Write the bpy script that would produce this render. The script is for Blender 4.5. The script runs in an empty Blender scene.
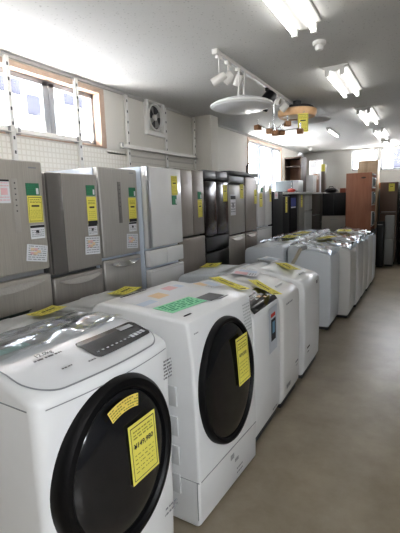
import bpy, bmesh, math, random
from mathutils import Vector, Matrix
random.seed(7)
scene = bpy.context.scene
COL = scene.collection
R = math.radians

# ------------------------------------------------------------------ materials
MATS = {}
def mat(name, color, rough=.5, metal=0., coat=0., noise=0., nscale=6., emit=0., bump=0., bscale=40., alpha=1., spec=.5):
    if name in MATS: return MATS[name]
    m = bpy.data.materials.new(name); m.use_nodes = True
    nt = m.node_tree; b = nt.nodes['Principled BSDF']
    c = (*color, 1.)
    b.inputs['Base Color'].default_value = c
    b.inputs['Roughness'].default_value = rough
    b.inputs['Metallic'].default_value = metal
    b.inputs['Coat Weight'].default_value = coat
    b.inputs['Coat Roughness'].default_value = .05
    b.inputs['Specular IOR Level'].default_value = spec
    tc = nt.nodes.new('ShaderNodeTexCoord')
    if noise:
        n = nt.nodes.new('ShaderNodeTexNoise'); n.inputs['Scale'].default_value = nscale; n.inputs['Detail'].default_value = 4
        nt.links.new(tc.outputs['Object'], n.inputs['Vector'])
        r = nt.nodes.new('ShaderNodeValToRGB')
        r.color_ramp.elements[0].position = .3; r.color_ramp.elements[1].position = .7
        r.color_ramp.elements[0].color = (*[max(0, v*(1-noise)) for v in color], 1)
        r.color_ramp.elements[1].color = (*[min(1, v*(1+noise)) for v in color], 1)
        nt.links.new(n.outputs['Fac'], r.inputs['Fac']); nt.links.new(r.outputs['Color'], b.inputs['Base Color'])
    if bump:
        n2 = nt.nodes.new('ShaderNodeTexNoise'); n2.inputs['Scale'].default_value = bscale
        nt.links.new(tc.outputs['Object'], n2.inputs['Vector'])
        bp = nt.nodes.new('ShaderNodeBump'); bp.inputs['Strength'].default_value = bump; bp.inputs['Distance'].default_value = .01
        nt.links.new(n2.outputs['Fac'], bp.inputs['Height']); nt.links.new(bp.outputs['Normal'], b.inputs['Normal'])
    if emit:
        b.inputs['Emission Color'].default_value = c; b.inputs['Emission Strength'].default_value = emit
    MATS[name] = m
    return m

WHITE = mat('white_plastic', (.78, .79, .80), .32, coat=.2, noise=.02)
WHITE_WARM = mat('white_enamel', (.76, .76, .75), .35, coat=.2, noise=.02)
WHITE_COOL = mat('white_cool', (.74, .78, .83), .35, coat=.2, noise=.02)
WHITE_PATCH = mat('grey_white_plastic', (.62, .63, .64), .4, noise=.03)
GREYPL = mat('grey_plastic', (.36, .37, .38), .45)
DGREY = mat('dark_grey_plastic', (.06, .06, .065), .45)
BLACK = mat('black_plastic', (.008, .008, .009), .32)
GLASSBLK = mat('black_glass', (.007, .008, .010), .10, coat=.6)
RINGBLK = mat('black_ring', (.006, .006, .007), .42, spec=.3)
BOWL = mat('smoked_bowl', (.014, .015, .018), .13, coat=.5)
CHROME = mat('chrome', (.75, .76, .78), .18, 1.)
YELLOW = mat('yellow_card', (.78, .71, .15), .6, noise=.04)
GREEN = mat('green_label', (.055, .20, .12), .6)
LGREEN = mat('pale_green_label', (.34, .74, .48), .6)
PAPER = mat('white_paper', (.74, .75, .78), .6)
PINKP = mat('pink_print', (.76, .50, .53), .6)
ORANGEP = mat('orange_print', (.80, .62, .42), .6)
BLUEP = mat('pale_blue_print', (.60, .67, .77), .6)
INK = mat('ink', (.03, .03, .035), .7)
GINK = mat('grey_ink', (.30, .31, .33), .7)
OINK = mat('olive_ink', (.30, .27, .06), .7)
RINK = mat('red_ink', (.65, .08, .06), .7)
DGINK = mat('dark_green_ink', (.05, .33, .17), .7)

def brushed(name, color, rough=.36, metal=.25):
    if name in MATS: return MATS[name]
    m = mat(name, color, rough, metal)
    nt = m.node_tree; b = nt.nodes['Principled BSDF']
    tc = nt.nodes.new('ShaderNodeTexCoord'); mp = nt.nodes.new('ShaderNodeMapping'); mp.inputs['Scale'].default_value = (60, 60, 1.2)
    n = nt.nodes.new('ShaderNodeTexNoise'); n.inputs['Scale'].default_value = 3
    r = nt.nodes.new('ShaderNodeValToRGB')
    r.color_ramp.elements[0].position = .3; r.color_ramp.elements[1].position = .7
    r.color_ramp.elements[0].color = (*[v*.93 for v in color], 1); r.color_ramp.elements[1].color = (*[v*1.07 for v in color], 1)
    nt.links.new(tc.outputs['Object'], mp.inputs['Vector']); nt.links.new(mp.outputs['Vector'], n.inputs['Vector'])
    nt.links.new(n.outputs['Fac'], r.inputs['Fac']); nt.links.new(r.outputs['Color'], b.inputs['Base Color'])
    return m
CHAMP = brushed('champagne_steel', (.45, .425, .385))
SILVER = brushed('silver_steel', (.44, .425, .40))
GREYST = brushed('grey_steel', (.36, .34, .315))
TAUPE = brushed('taupe_steel', (.29, .26, .235))
BROWNST = brushed('brown_steel', (.16, .11, .085))
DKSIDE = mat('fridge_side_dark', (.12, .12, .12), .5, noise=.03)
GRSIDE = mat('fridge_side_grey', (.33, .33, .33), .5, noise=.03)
BLSIDE = mat('fridge_side_pale', (.60, .66, .74), .3, coat=.3)
BLKDOOR = mat('black_mirror_door', (.022, .014, .012), .22, coat=.3)
BLACK2 = mat('matt_black_door', (.012, .012, .013), .6, spec=.15)
DKBAND = mat('dark_band', (.13, .13, .135), .35)
WHFR = mat('pearl_white_door', (.70, .70, .70), .22, coat=.5, noise=.02)

def wood(name, c1, c2, scale=3., rough=.5, axis=(6, 6, .6)):
    if name in MATS: return MATS[name]
    m = mat(name, c1, rough); nt = m.node_tree; b = nt.nodes['Principled BSDF']
    tc = nt.nodes.new('ShaderNodeTexCoord'); mp = nt.nodes.new('ShaderNodeMapping'); mp.inputs['Scale'].default_value = axis
    n = nt.nodes.new('ShaderNodeTexNoise'); n.inputs['Scale'].default_value = scale; n.inputs['Detail'].default_value = 6; n.inputs['Distortion'].default_value = .6
    r = nt.nodes.new('ShaderNodeValToRGB'); r.color_ramp.elements[0].position = .35; r.color_ramp.elements[1].position = .68
    r.color_ramp.elements[0].color = (*c1, 1); r.color_ramp.elements[1].color = (*c2, 1)
    nt.links.new(tc.outputs['Object'], mp.inputs['Vector']); nt.links.new(mp.outputs['Vector'], n.inputs['Vector'])
    nt.links.new(n.outputs['Fac'], r.inputs['Fac']); nt.links.new(r.outputs['Color'], b.inputs['Base Color'])
    return m
W_RED = wood('reddish_wood', (.24, .10, .055), (.29, .13, .075))
W_LIGHT = wood('light_wood', (.47, .35, .23), (.55, .42, .29))
W_DARK = wood('dark_wood', (.045, .03, .022), (.07, .045, .03))
W_BACK = wood('brown_board', (.20, .10, .055), (.25, .13, .07))
W_TRIM = wood('pinkish_trim_wood', (.52, .385, .30), (.58, .44, .35), axis=(3, 3, 3))
W_BLOCK = wood('block_wood', (.22, .11, .05), (.30, .16, .08), axis=(8, 8, 8))
W_RIM = wood('lamp_wood', (.72, .45, .25), (.80, .55, .34), axis=(5, 5, 5))

def film_mat():
    m = bpy.data.materials.new('clear_plastic_film'); m.use_nodes = True; nt = m.node_tree
    for n in list(nt.nodes): nt.nodes.remove(n)
    out = nt.nodes.new('ShaderNodeOutputMaterial'); mix = nt.nodes.new('ShaderNodeMixShader')
    tr = nt.nodes.new('ShaderNodeBsdfTransparent'); gl = nt.nodes.new('ShaderNodeBsdfGlossy'); gl.inputs['Roughness'].default_value = .05
    gl.inputs['Color'].default_value = (.9, .95, 1, 1)
    lw = nt.nodes.new('ShaderNodeFresnel'); lw.inputs['IOR'].default_value = 1.45
    tc = nt.nodes.new('ShaderNodeTexCoord'); no = nt.nodes.new('ShaderNodeTexNoise'); no.inputs['Scale'].default_value = 9; no.inputs['Detail'].default_value = 3
    bp = nt.nodes.new('ShaderNodeBump'); bp.inputs['Strength'].default_value = .5; bp.inputs['Distance'].default_value = .02
    L = nt.links.new
    L(tc.outputs['Object'], no.inputs['Vector']); L(no.outputs['Fac'], bp.inputs['Height'])
    L(bp.outputs['Normal'], gl.inputs['Normal']); L(bp.outputs['Normal'], lw.inputs['Normal'])
    fm = nt.nodes.new('ShaderNodeMath'); fm.operation = 'MULTIPLY_ADD'; fm.inputs[1].default_value = 1.5; fm.inputs[2].default_value = .04; L(lw.outputs['Fac'], fm.inputs[0]); L(fm.outputs[0], mix.inputs['Fac']); L(tr.outputs['BSDF'], mix.inputs[1]); L(gl.outputs['BSDF'], mix.inputs[2]); L(mix.outputs['Shader'], out.inputs['Surface'])
    return m
FILM = film_mat()
def glass_mat():
    m = bpy.data.materials.new('window_glass'); m.use_nodes = True; nt = m.node_tree
    for n in list(nt.nodes): nt.nodes.remove(n)
    out = nt.nodes.new('ShaderNodeOutputMaterial'); mix = nt.nodes.new('ShaderNodeMixShader')
    tr = nt.nodes.new('ShaderNodeBsdfTransparent'); gl = nt.nodes.new('ShaderNodeBsdfGlossy'); gl.inputs['Roughness'].default_value = .02
    L = nt.links.new; mix.inputs['Fac'].default_value = .06
    L(tr.outputs['BSDF'], mix.inputs[1]); L(gl.outputs['BSDF'], mix.inputs[2]); L(mix.outputs['Shader'], out.inputs['Surface'])
    return m
GLASS = glass_mat()

# ------------------------------------------------------------------ mesh helpers
def finish(bm, name, m, parent=None, loc=(0, 0, 0), rot=(0, 0, 0), smooth=35, recalc=True):
    if recalc: bmesh.ops.recalc_face_normals(bm, faces=bm.faces[:])
    lim = R(smooth)
    for f in bm.faces: f.smooth = True
    for e in bm.edges:
        e.smooth = len(e.link_faces) == 2 and e.calc_face_angle(0) < lim
    me = bpy.data.meshes.new(name); bm.to_mesh(me); bm.free()
    for mm in (m if isinstance(m, (list, tuple)) else [m]): me.materials.append(mm)
    o = bpy.data.objects.new(name, me); COL.objects.link(o)
    if parent: o.parent = parent
    o.location = loc; o.rotation_euler = rot
    return o
def BM(): return bmesh.new()
def join(bm, tmp, mi=0):
    for f in tmp.faces: f.material_index = mi
    me = bpy.data.meshes.new('tmp'); tmp.to_mesh(me); tmp.free(); bm.from_mesh(me); bpy.data.meshes.remove(me)
def box(bm, x0, x1, y0, y1, z0, z1, bev=0., seg=2, mi=0, mtx=None):
    t = BM()
    vs = [t.verts.new((x, y, z)) for x in (x0, x1) for y in (y0, y1) for z in (z0, z1)]
    for q in ((0, 1, 3, 2), (4, 6, 7, 5), (0, 4, 5, 1), (2, 3, 7, 6), (0, 2, 6, 4), (1, 5, 7, 3)):
        t.faces.new([vs[i] for i in q])
    bmesh.ops.recalc_face_normals(t, faces=t.faces[:])
    if bev:
        bev = min(bev, abs(x1-x0)*.49, abs(y1-y0)*.49, abs(z1-z0)*.49)
        bmesh.ops.bevel(t, geom=t.edges[:], offset=bev, segments=seg, profile=.5, affect='EDGES')
    if mtx: t.transform(mtx)
    join(bm, t, mi)
def prism(bm, prof, y0, y1, bev=0., seg=3, mi=0, minang=25, mtx=None):
    """closed (x,z) outline extruded along y, all sharp edges rounded"""
    t = BM()
    a = [t.verts.new((x, y0, z)) for x, z in prof]; b = [t.verts.new((x, y1, z)) for x, z in prof]
    n = len(prof)
    t.faces.new(a); t.faces.new(b[::-1])
    for i in range(n): t.faces.new([a[i], b[i], b[(i+1) % n], a[(i+1) % n]])
    bmesh.ops.recalc_face_normals(t, faces=t.faces[:])
    if bev:
        es = [e for e in t.edges if len(e.link_faces) == 2 and e.calc_face_angle(0) > R(minang)]
        bmesh.ops.bevel(t, geom=es, offset=bev, segments=seg, profile=.5, affect='EDGES', clamp_overlap=True)
    if mtx: t.transform(mtx)
    join(bm, t, mi)
def lathe(bm, prof, n=48, sx=1., sy=1., mtx=None, mi=0):
    """(r,h) profile round the local z axis"""
    t = BM(); rings = []
    for r, h in prof:
        if r < 1e-6: rings.append([t.verts.new((0, 0, h))])
        else: rings.append([t.verts.new((r*sx*math.cos(2*math.pi*k/n), r*sy*math.sin(2*math.pi*k/n), h)) for k in range(n)])
    for A, B in zip(rings, rings[1:]):
        for k in range(n):
            k2 = (k+1) % n
            if len(A) == 1 and len(B) == 1: continue
            if len(A) == 1: t.faces.new([A[0], B[k], B[k2]])
            elif len(B) == 1: t.faces.new([A[k], B[0], A[k2]])
            else: t.faces.new([A[k], B[k], B[k2], A[k2]])
    if mtx: t.transform(mtx)
    join(bm, t, mi)
def tube(bm, pts, r, n=10, mi=0, caps=True):
    t = BM(); P = [Vector(p) for p in pts]; rings = []
    up = None
    for i, p in enumerate(P):
        d = ((P[min(i+1, len(P)-1)]-p).normalized() + (p-P[max(i-1, 0)]).normalized()).normalized()
        if up is None: up = Vector((0, 0, 1)) if abs(d.z) < .9 else Vector((1, 0, 0))
        u = d.cross(up).normalized(); v = u.cross(d).normalized(); up = v
        rr = r[i] if isinstance(r, (list, tuple)) else r
        rings.append([t.verts.new(p + rr*(math.cos(2*math.pi*k/n)*u + math.sin(2*math.pi*k/n)*v)) for k in range(n)])
    for A, B in zip(rings, rings[1:]):
        for k in range(n): t.faces.new([A[k], B[k], B[(k+1) % n], A[(k+1) % n]])
    if caps: t.faces.new(rings[0]); t.faces.new(rings[-1][::-1])
    join(bm, t, mi)

def thing(name, label, cat, loc=(0, 0, 0), rz=0, group=None):
    o = bpy.data.objects.new(name, None); COL.objects.link(o); o.empty_display_size = .1
    o.location = loc; o.rotation_euler = (0, 0, rz); o['label'] = label; o['category'] = cat
    if group: o['group'] = group
    return o
def tag(o, label, cat, group=None):
    o['label'] = label; o['category'] = cat
    if group: o['group'] = group
    return o
def struct(o): o['kind'] = 'structure'; return o
def bx(name, m, parent, x0, x1, y0, y1, z0, z1, bev=.004, seg=2):
    bm = BM(); box(bm, x0, x1, y0, y1, z0, z1, bev, seg); return finish(bm, name, m, parent)

# frames on faces: columns u (right), v (up), n (outward)
def frame(o, u, v):
    u = Vector(u).normalized(); v = Vector(v); v = (v - u*v.dot(u)).normalized(); n = u.cross(v)
    M = Matrix((u, v, n)).transposed().to_4x4(); M.translation = Vector(o); return M
def FRONT(x, y, z, tilt=0., lean=0.):
    c, s = math.cos(tilt), math.sin(tilt)
    return frame((x, y, z), (0, c, s), (-math.sin(lean)*c, -s, c*math.cos(lean)))
def TOP(x, y, z, ang=0., slope=0.):
    # reads from the front: right = +y, up = -x ; slope = rise towards the back
    c, s = math.cos(ang), math.sin(ang)
    M = frame((0, 0, 0), (0, 1, 0), (-math.cos(slope), 0, math.sin(slope)))
    M = M @ Matrix.Rotation(ang, 4, 'Z'); M.translation = Vector((x, y, z)); return M

def text_bm(bm, s, size, M, cx, cy, bold=0., mi=0, sx=1.):
    cu = bpy.data.curves.new('t', 'FONT'); cu.body = s; cu.size = size; cu.align_x = 'CENTER'; cu.align_y = 'CENTER'; cu.offset = bold
    cu.resolution_u = 2
    o = bpy.data.objects.new('t', cu); COL.objects.link(o)
    dg = bpy.context.evaluated_depsgraph_get(); dg.update()
    me = bpy.data.meshes.new_from_object(o.evaluated_get(dg))
    bpy.data.objects.remove(o); bpy.data.curves.remove(cu)
    t = BM(); t.from_mesh(me); bpy.data.meshes.remove(me)
    t.transform(M @ Matrix.Translation((cx, cy, .0012)) @ Matrix.Diagonal((sx, 1, 1, 1)))
    join(bm, t, mi)
def rect(bm, M, u0, u1, v0, v1, d=.001, mi=0):
    t = BM(); vs = [t.verts.new(M @ Vector(p)) for p in ((u0, v0, d), (u1, v0, d), (u1, v1, d), (u0, v1, d))]
    t.faces.new(vs); join(bm, t, mi)
def dashes(bm, M, u0, u1, v, h, mi=0, fill=.75, wmin=.08, wmax=.3):
    u = u0; W = u1-u0
    while u < u1:
        w = W*random.uniform(wmin, wmax)
        rect(bm, M, u, min(u1, u+w*fill), v-h/2, v+h/2, .0011, mi); u += w
def sheet(name, M, w, h, m, parent, thick=.0015, curl=0., dn=0.):
    bm = BM(); box(bm, -w/2, w/2, -h/2, h/2, dn, dn+thick)
    if curl:
        bmesh.ops.subdivide_edges(bm, edges=bm.edges[:], cuts=5, use_grid_fill=True)
        for v in bm.verts: v.co.z += curl*((v.co.x/w*2)**2 + .6*(v.co.y/h*2)**2)
    bm.transform(M); return finish(bm, name, m, parent)
def price_tag(M, w, h, parent, price=None, name='price_tag', dark_foot=False):
    o = sheet(name, M, w, h, YELLOW, parent)
    bm = BM(); M2 = M @ Matrix.Translation((0, 0, .0012)); a, b = w/2*.88, h/2*.90; t = w*.018
    if dark_foot:
        rect(bm, M2, -w/2, w/2, -h/2, -h/2+h*.13)
    else:
        for (u0, u1, v0, v1) in ((-a, a, b-t*1.6, b), (-a, a, -b, -b+t), (-a, -a+t, -b, b), (a-t, a, -b, b)): rect(bm, M2, u0, u1, v0, v1)
    for k, (v, hh) in enumerate(((.72, .025), (.60, .02), (.50, .025))): dashes(bm, M2, -a*.8, a*(.8 if k < 2 else .9), v*h/2, h*hh, 1)
    for v in (-.08, -.22, -.36, -.52, -.66): dashes(bm, M2, -a*.8, a*.8, v*h/2, h*.016, 1, .6)
    if price: text_bm(bm, price, w*.19, M2, 0, h*.11, w*.004)
    else: rect(bm, M2, -a*.6, a*.6, h*.09, h*.15)
    finish(bm, 'printed_text', [INK, OINK], o); return o
def info_sheet(M, w, h, parent, name='info_label', style='white'):
    base = {'white': PAPER, 'green': GREEN, 'pale_green': LGREEN, 'pink': PAPER, 'spec': PAPER}[style]
    o = sheet(name, M, w, h, base, parent)
    bm = BM(); M2 = M @ Matrix.Translation((0, 0, .0012)); a = w/2*.86
    inks = [INK, GINK, PINKP, ORANGEP, DGINK, PAPER, BLUEP]
    if style == 'white':
        rect(bm, M2, -w/2, w/2, h*.28, h*.46)
        for v in (.1, -.05, -.2, -.32): dashes(bm, M2, -a, a, v*h, h*.05, 1)
        rect(bm, M2, -a*.3, a*.2, -h*.12, h*.12, mi=0)
    elif style == 'green':
        for v in (.34, .2, .06, -.08, -.22, -.36): dashes(bm, M2, -a, a*.5, v*h, h*.05, 4)
        rect(bm, M2, a*.55, a, -h*.4, h*.1, mi=5)
    elif style == 'pale_green':
        for v in (.34, .18, .02, -.14, -.30): dashes(bm, M2, -a, a, v*h, h*.07, 4)
    elif style == 'pink':
        for v in (.36, .24, -.25, -.37): dashes(bm, M2, -a, a, v*h, h*.05, 2)
        rect(bm, M2, -a*.7, a*.7, -h*.15, h*.14, mi=2)
        rect(bm, M2, -w/2, w/2, h*.42, h*.5)
    elif style == 'spec':
        for k in range(7):
            dashes(bm, M2, -a, a, (.40-k*.13)*h, h*.045, 1)
        for (u, v, c) in ((-.55, .22, 3), (-.2, .22, 2), (-.55, -.02, 2), (-.2, -.02, 3), (.15, .1, 3)):
            rect(bm, M2, u*a-.1*w, u*a+.09*w, v*h-.08*h, v*h+.08*h, .0014, c)
    finish(bm, 'printed_text', inks, o); return o

# ------------------------------------------------------------------ camera
CAMH = 1.56; F = 415.; VP = (424., 194.); ROLL = R(1.9)
d = Vector((VP[0]-200, VP[1]-266.5, F)).normalized()
a = Vector((math.sin(ROLL), math.cos(ROLL), 0)); a.z = -(a.dot(d))/d.z
dn = a.normalized(); zc = -dn; xc = d.cross(zc)
Rm = Matrix((xc, d, zc)).transposed()          # world -> camera (x right, y down, z forward)
inv = Rm.transposed()
right, up, back = inv @ Vector((1, 0, 0)), inv @ Vector((0, -1, 0)), inv @ Vector((0, 0, -1))
cam = bpy.data.cameras.new('camera'); camo = bpy.data.objects.new('camera', cam); COL.objects.link(camo)
M = Matrix((right, up, back)).transposed().to_4x4(); M.translation = (0, 0, CAMH); camo.matrix_world = M
cam.sensor_fit = 'HORIZONTAL'; cam.sensor_width = 36; cam.lens = F/400*36; cam.clip_start = .05
scene.camera = camo

# ------------------------------------------------------------------ the room
CEIL = 2.74; XW = -2.9; YB = 11.35; XR = 2.6; YF = -2.6
def floor_mat():
    m = mat('polished_concrete_vinyl', (.2, .18, .15), .3); nt = m.node_tree; b = nt.nodes['Principled BSDF']; L = nt.links.new
    tc = nt.nodes.new('ShaderNodeTexCoord')
    n = nt.nodes.new('ShaderNodeTexNoise'); n.inputs['Scale'].default_value = 2.6; n.inputs['Detail'].default_value = 12; n.inputs['Roughness'].default_value = .7
    L(tc.outputs['Object'], n.inputs['Vector'])
    r = nt.nodes.new('ShaderNodeValToRGB'); r.color_ramp.elements[0].position = .32; r.color_ramp.elements[1].position = .70
    r.color_ramp.elements[0].color = (.265, .224, .166, 1); r.color_ramp.elements[1].color = (.375, .325, .252, 1)
    L(n.outputs['Fac'], r.inputs['Fac']); L(r.outputs['Color'], b.inputs['Base Color'])
    n2 = nt.nodes.new('ShaderNodeTexNoise'); n2.inputs['Scale'].default_value = 2.2; n2.inputs['Detail'].default_value = 8
    L(tc.outputs['Object'], n2.inputs['Vector'])
    mr = nt.nodes.new('ShaderNodeMapRange'); mr.inputs[1].default_value = .35; mr.inputs[2].default_value = .65; mr.inputs[3].default_value = .285; mr.inputs[4].default_value = .315
    L(n2.outputs['Fac'], mr.inputs[0]); L(mr.outputs[0], b.inputs['Roughness'])
    return m
def ceil_mat():
    m = mat('pitted_ceiling_board', (.72, .72, .71), .9); nt = m.node_tree; b = nt.nodes['Principled BSDF']; L = nt.links.new
    tc = nt.nodes.new('ShaderNodeTexCoord')
    v = nt.nodes.new('ShaderNodeTexVoronoi'); v.inputs['Scale'].default_value = 34
    n = nt.nodes.new('ShaderNodeTexNoise'); n.inputs['Scale'].default_value = 60
    L(tc.outputs['Object'], v.inputs['Vector']); L(tc.outputs['Object'], n.inputs['Vector'])
    ad = nt.nodes.new('ShaderNodeMath'); ad.operation = 'MULTIPLY_ADD'; ad.inputs[1].default_value = .5; L(n.outputs['Fac'], ad.inputs[0]); L(v.outputs['Distance'], ad.inputs[2])
    r = nt.nodes.new('ShaderNodeValToRGB'); r.color_ramp.elements[0].position = .36; r.color_ramp.elements[1].position = .46
    r.color_ramp.elements[0].color = (.47, .47, .46, 1); r.color_ramp.elements[1].color = (.62, .62, .61, 1)
    L(ad.outputs[0], r.inputs['Fac']); L(r.outputs['Color'], b.inputs['Base Color'])
    return m
WALLM = mat('painted_wall', (.74, .72, .67), .7, noise=.03, nscale=2)
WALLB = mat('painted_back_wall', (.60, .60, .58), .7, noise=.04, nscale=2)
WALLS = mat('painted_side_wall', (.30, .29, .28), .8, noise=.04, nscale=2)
SEAM = mat('seam_line', (.60, .585, .55), .8)  # slightly darker tone for the wall panel seams

o = struct(bx('floor', floor_mat(), None, XW-.3, XR+.3, YF-.2, YB+.2, -.1, 0, 0))
o = struct(bx('ceiling', ceil_mat(), None, XW-.3, XR+.3, YF-.2, YB+.2, CEIL, CEIL+.1, 0))
def wall_with_holes(name, m, along, fixed0, fixed1, s0, s1, holes):
    """along 'y' : wall plane x in [fixed0,fixed1]; holes (a0,a1,z0,z1)"""
    bm = BM(); cuts = sorted({s0, s1, *[h[0] for h in holes], *[h[1] for h in holes]})
    for a0, a1 in zip(cuts, cuts[1:]):
        hs = [h for h in holes if h[0] <= a0+1e-6 and h[1] >= a1-1e-6]
        spans = [(0, CEIL)] if not hs else [(0, hs[0][2]), (hs[0][3], CEIL)]
        for z0, z1 in spans:
            if z1-z0 < 1e-4: continue
            if along == 'y': box(bm, fixed0, fixed1, a0, a1, z0, z1)
            else: box(bm, a0, a1, fixed0, fixed1, z0, z1)
    return struct(finish(bm, name, m))
W1 = (.9, 3.44, 2.13, 2.70); W2 = (7.36, 9.47, 1.30, 2.70)
wall_with_holes('wall_left', WALLM, 'y', XW-.18, XW, YF-.1, YB, [W1, W2])
B1 = (-1.665, -1.03, 2.18, 2.725); B2 = (-.985, 1.6, 2.155, 2.725)
wall_with_holes('wall_back', WALLB, 'x', YB, YB+.18, XW-.18, XR+.1, [B1, B2])
WF = (-1.9, .2, 1.2, 2.2)
wall_with_holes('wall_right', WALLS, 'y', XR, XR+.18, YF-.1, YB, [WF])
wall_with_holes('wall_front', WALLS, 'x', YF-.1, YF, XW-.18, XR+.1, [])
struct(bx('pillar', WALLM, None, XW, -2.645, 5.36, 5.60, 0, CEIL, .004))
ALU = mat('aluminium_frame', (.36, .38, .41), .45, .3)
POSTM0 = mat('white_window_lining', (.70, .70, .68), .5)
def window(name, wood_m, along, h, f0, f1, mull, glassx, ln=.05, gd=.02, jb=.075):
    a0, a1, z0, z1 = h
    root = struct(thing(name, '', '')); del root['label']; del root['category']
    def put(nm, m, p0, p1, q0, q1, zz0, zz1, bev=.003):
        bm = BM()
        if along == 'y': box(bm, q0, q1, p0, p1, zz0, zz1, bev)
        else: box(bm, p0, p1, q0, q1, zz0, zz1, bev)
        return finish(bm, nm, m, root)
    t = .045
    # lining
    bm = BM()
    for (p0, p1, zz0, zz1) in ((a0, a1, z1-ln, z1), (a0, a1, z0, z0+.02), (a0, a0+ln, z0+.02, z1-ln), (a1-jb, a1, z0+.02, z1-ln)):
        if along == 'y': box(bm, f0, f1, p0, p1, zz0, zz1, .003)
        else: box(bm, p0, p1, f0, f1, zz0, zz1, .003)
    finish(bm, 'window_lining', wood_m, root)
    bm = BM()
    g0, g1 = glassx-gd, glassx+gd
    segs = [a0+ln] + mull + [a1-jb]
    rr = [(a0+ln, a1-jb, z1-ln-t, z1-ln), (a0+ln, a1-jb, z0+.02, z0+.02+t)] + [(s-t*.7, s+t*.7, z0+.03, z1-.06) for s in segs]
    for (p0, p1, zz0, zz1) in rr:
        if along == 'y': box(bm, g0, g1, p0, p1, zz0, zz1, .003)
        else: box(bm, p0, p1, g0, g1, zz0, zz1, .003)
    finish(bm, 'window_frame', ALU, root)
    put('window_glass', GLASS, a0+.06, a1-.08, glassx-.003, glassx+.003, z0+.03, z1-.06, 0)
    return root
window('window_1', W_TRIM, 'y', W1, XW-.17, XW+.012, [1.5, 2.1, 2.76, 2.83], XW-.09)
LATCH = mat('latch_white', (.72, .72, .72), .4)
for yy in (2.70, 2.90, 3.30):
    t = thing('window_latch', 'white swing latch hanging on the big window frame, ' + {2.70: 'near side of the double mullion', 2.90: 'far side of the double mullion', 3.30: 'beside the wooden jamb'}[yy], 'latch', (XW-.066, yy, 2.20), 0, 'latches of the big window')
    bm = BM(); tube(bm, [(0, 0, .17), (.012, .004, .12), (.014, .012, .05), (.006, .02, -.01)], .009, 8); finish(bm, 'lever', LATCH, t)
    bx('catch', LATCH, t, -.004, .016, -.012, .022, -.03, .0, .004)
window('window_2', W_TRIM, 'y', W2, XW-.17, XW+.012, [7.95, 8.1, 8.75, 8.9], XW-.06, gd=.045)
window('window_3', POSTM0, 'x', B1, YB-.012, YB+.17, [], YB+.06, ln=.015, jb=.015)
window('window_4', POSTM0, 'x', B2, YB-.012, YB+.17, [-.1, .75], YB+.06, ln=.015, jb=.015)
window('added_side_window', ALU, 'y', WF, XR-.01, XR+.17, [-.85], XR+.09)  # out-of-view window, added to light the machine fronts
# wall seams and mouldings
bm = BM()
box(bm, XW, XW+.012, 3.44, 5.33, 2.08, 2.095); box(bm, XW, XW+.006, 3.44, 5.33, 2.52-.5, 2.525-.5)
struct(finish(bm, 'trim_1', SEAM))
bm = BM(); box(bm, XW, XW+.02, YF, 5.33, CEIL-.03, CEIL, .004); box(bm, XW, XW+.02, 5.62, YB, CEIL-.03, CEIL, .004)
struct(finish(bm, 'trim_2', mat('moulding', (.55, .54, .52), .7)))
bm = BM(); box(bm, XW, XW+.015, 5.62, 7.36, 2.035, 2.05); box(bm, XW, XW+.012, 6.55, 6.58, 1.2, 2.04)
struct(finish(bm, 'trim_3', SEAM))
bm = BM(); box(bm, XW+.1, XR, YB-.03, YB, CEIL-.045, CEIL, .005)
struct(finish(bm, 'trim_4', mat('moulding', (.55, .54, .52), .7)))

# pegboard below the first window
def peg_mat():
    m = mat('pegboard', (.80, .76, .66), .6); nt = m.node_tree; b = nt.nodes['Principled BSDF']; L = nt.links.new
    tc = nt.nodes.new('ShaderNodeTexCoord'); br = nt.nodes.new('ShaderNodeTexBrick'); br.offset = 0
    mp = nt.nodes.new('ShaderNodeMapping'); mp.inputs['Rotation'].default_value = (0, R(90), R(90))
    br.inputs['Scale'].default_value = 1; br.inputs['Brick Width'].default_value = .045; br.inputs['Row Height'].default_value = .045; br.inputs['Mortar Size'].default_value = .006
    br.inputs['Color1'].default_value = (.92, .90, .84, 1); br.inputs['Color2'].default_value = (.92, .90, .84, 1); br.inputs['Mortar'].default_value = (.82, .79, .72, 1)  # cream lightened to carry the glare from the window above
    sp = nt.nodes.new('ShaderNodeSeparateXYZ'); cb = nt.nodes.new('ShaderNodeCombineXYZ')
    L(tc.outputs['Object'], sp.inputs[0]); L(sp.outputs['Y'], cb.inputs['X']); L(sp.outputs['Z'], cb.inputs['Y']); L(cb.outputs[0], br.inputs['Vector'])
    L(br.outputs['Color'], b.inputs['Base Color']); return m
tag(bx('pegboard_panel', peg_mat(), None, XW+.002, XW+.012, .9, 3.76, 1.3, 2.115, .003), 'cream pegboard panel on the wall right below the large window', 'pegboard')
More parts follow.
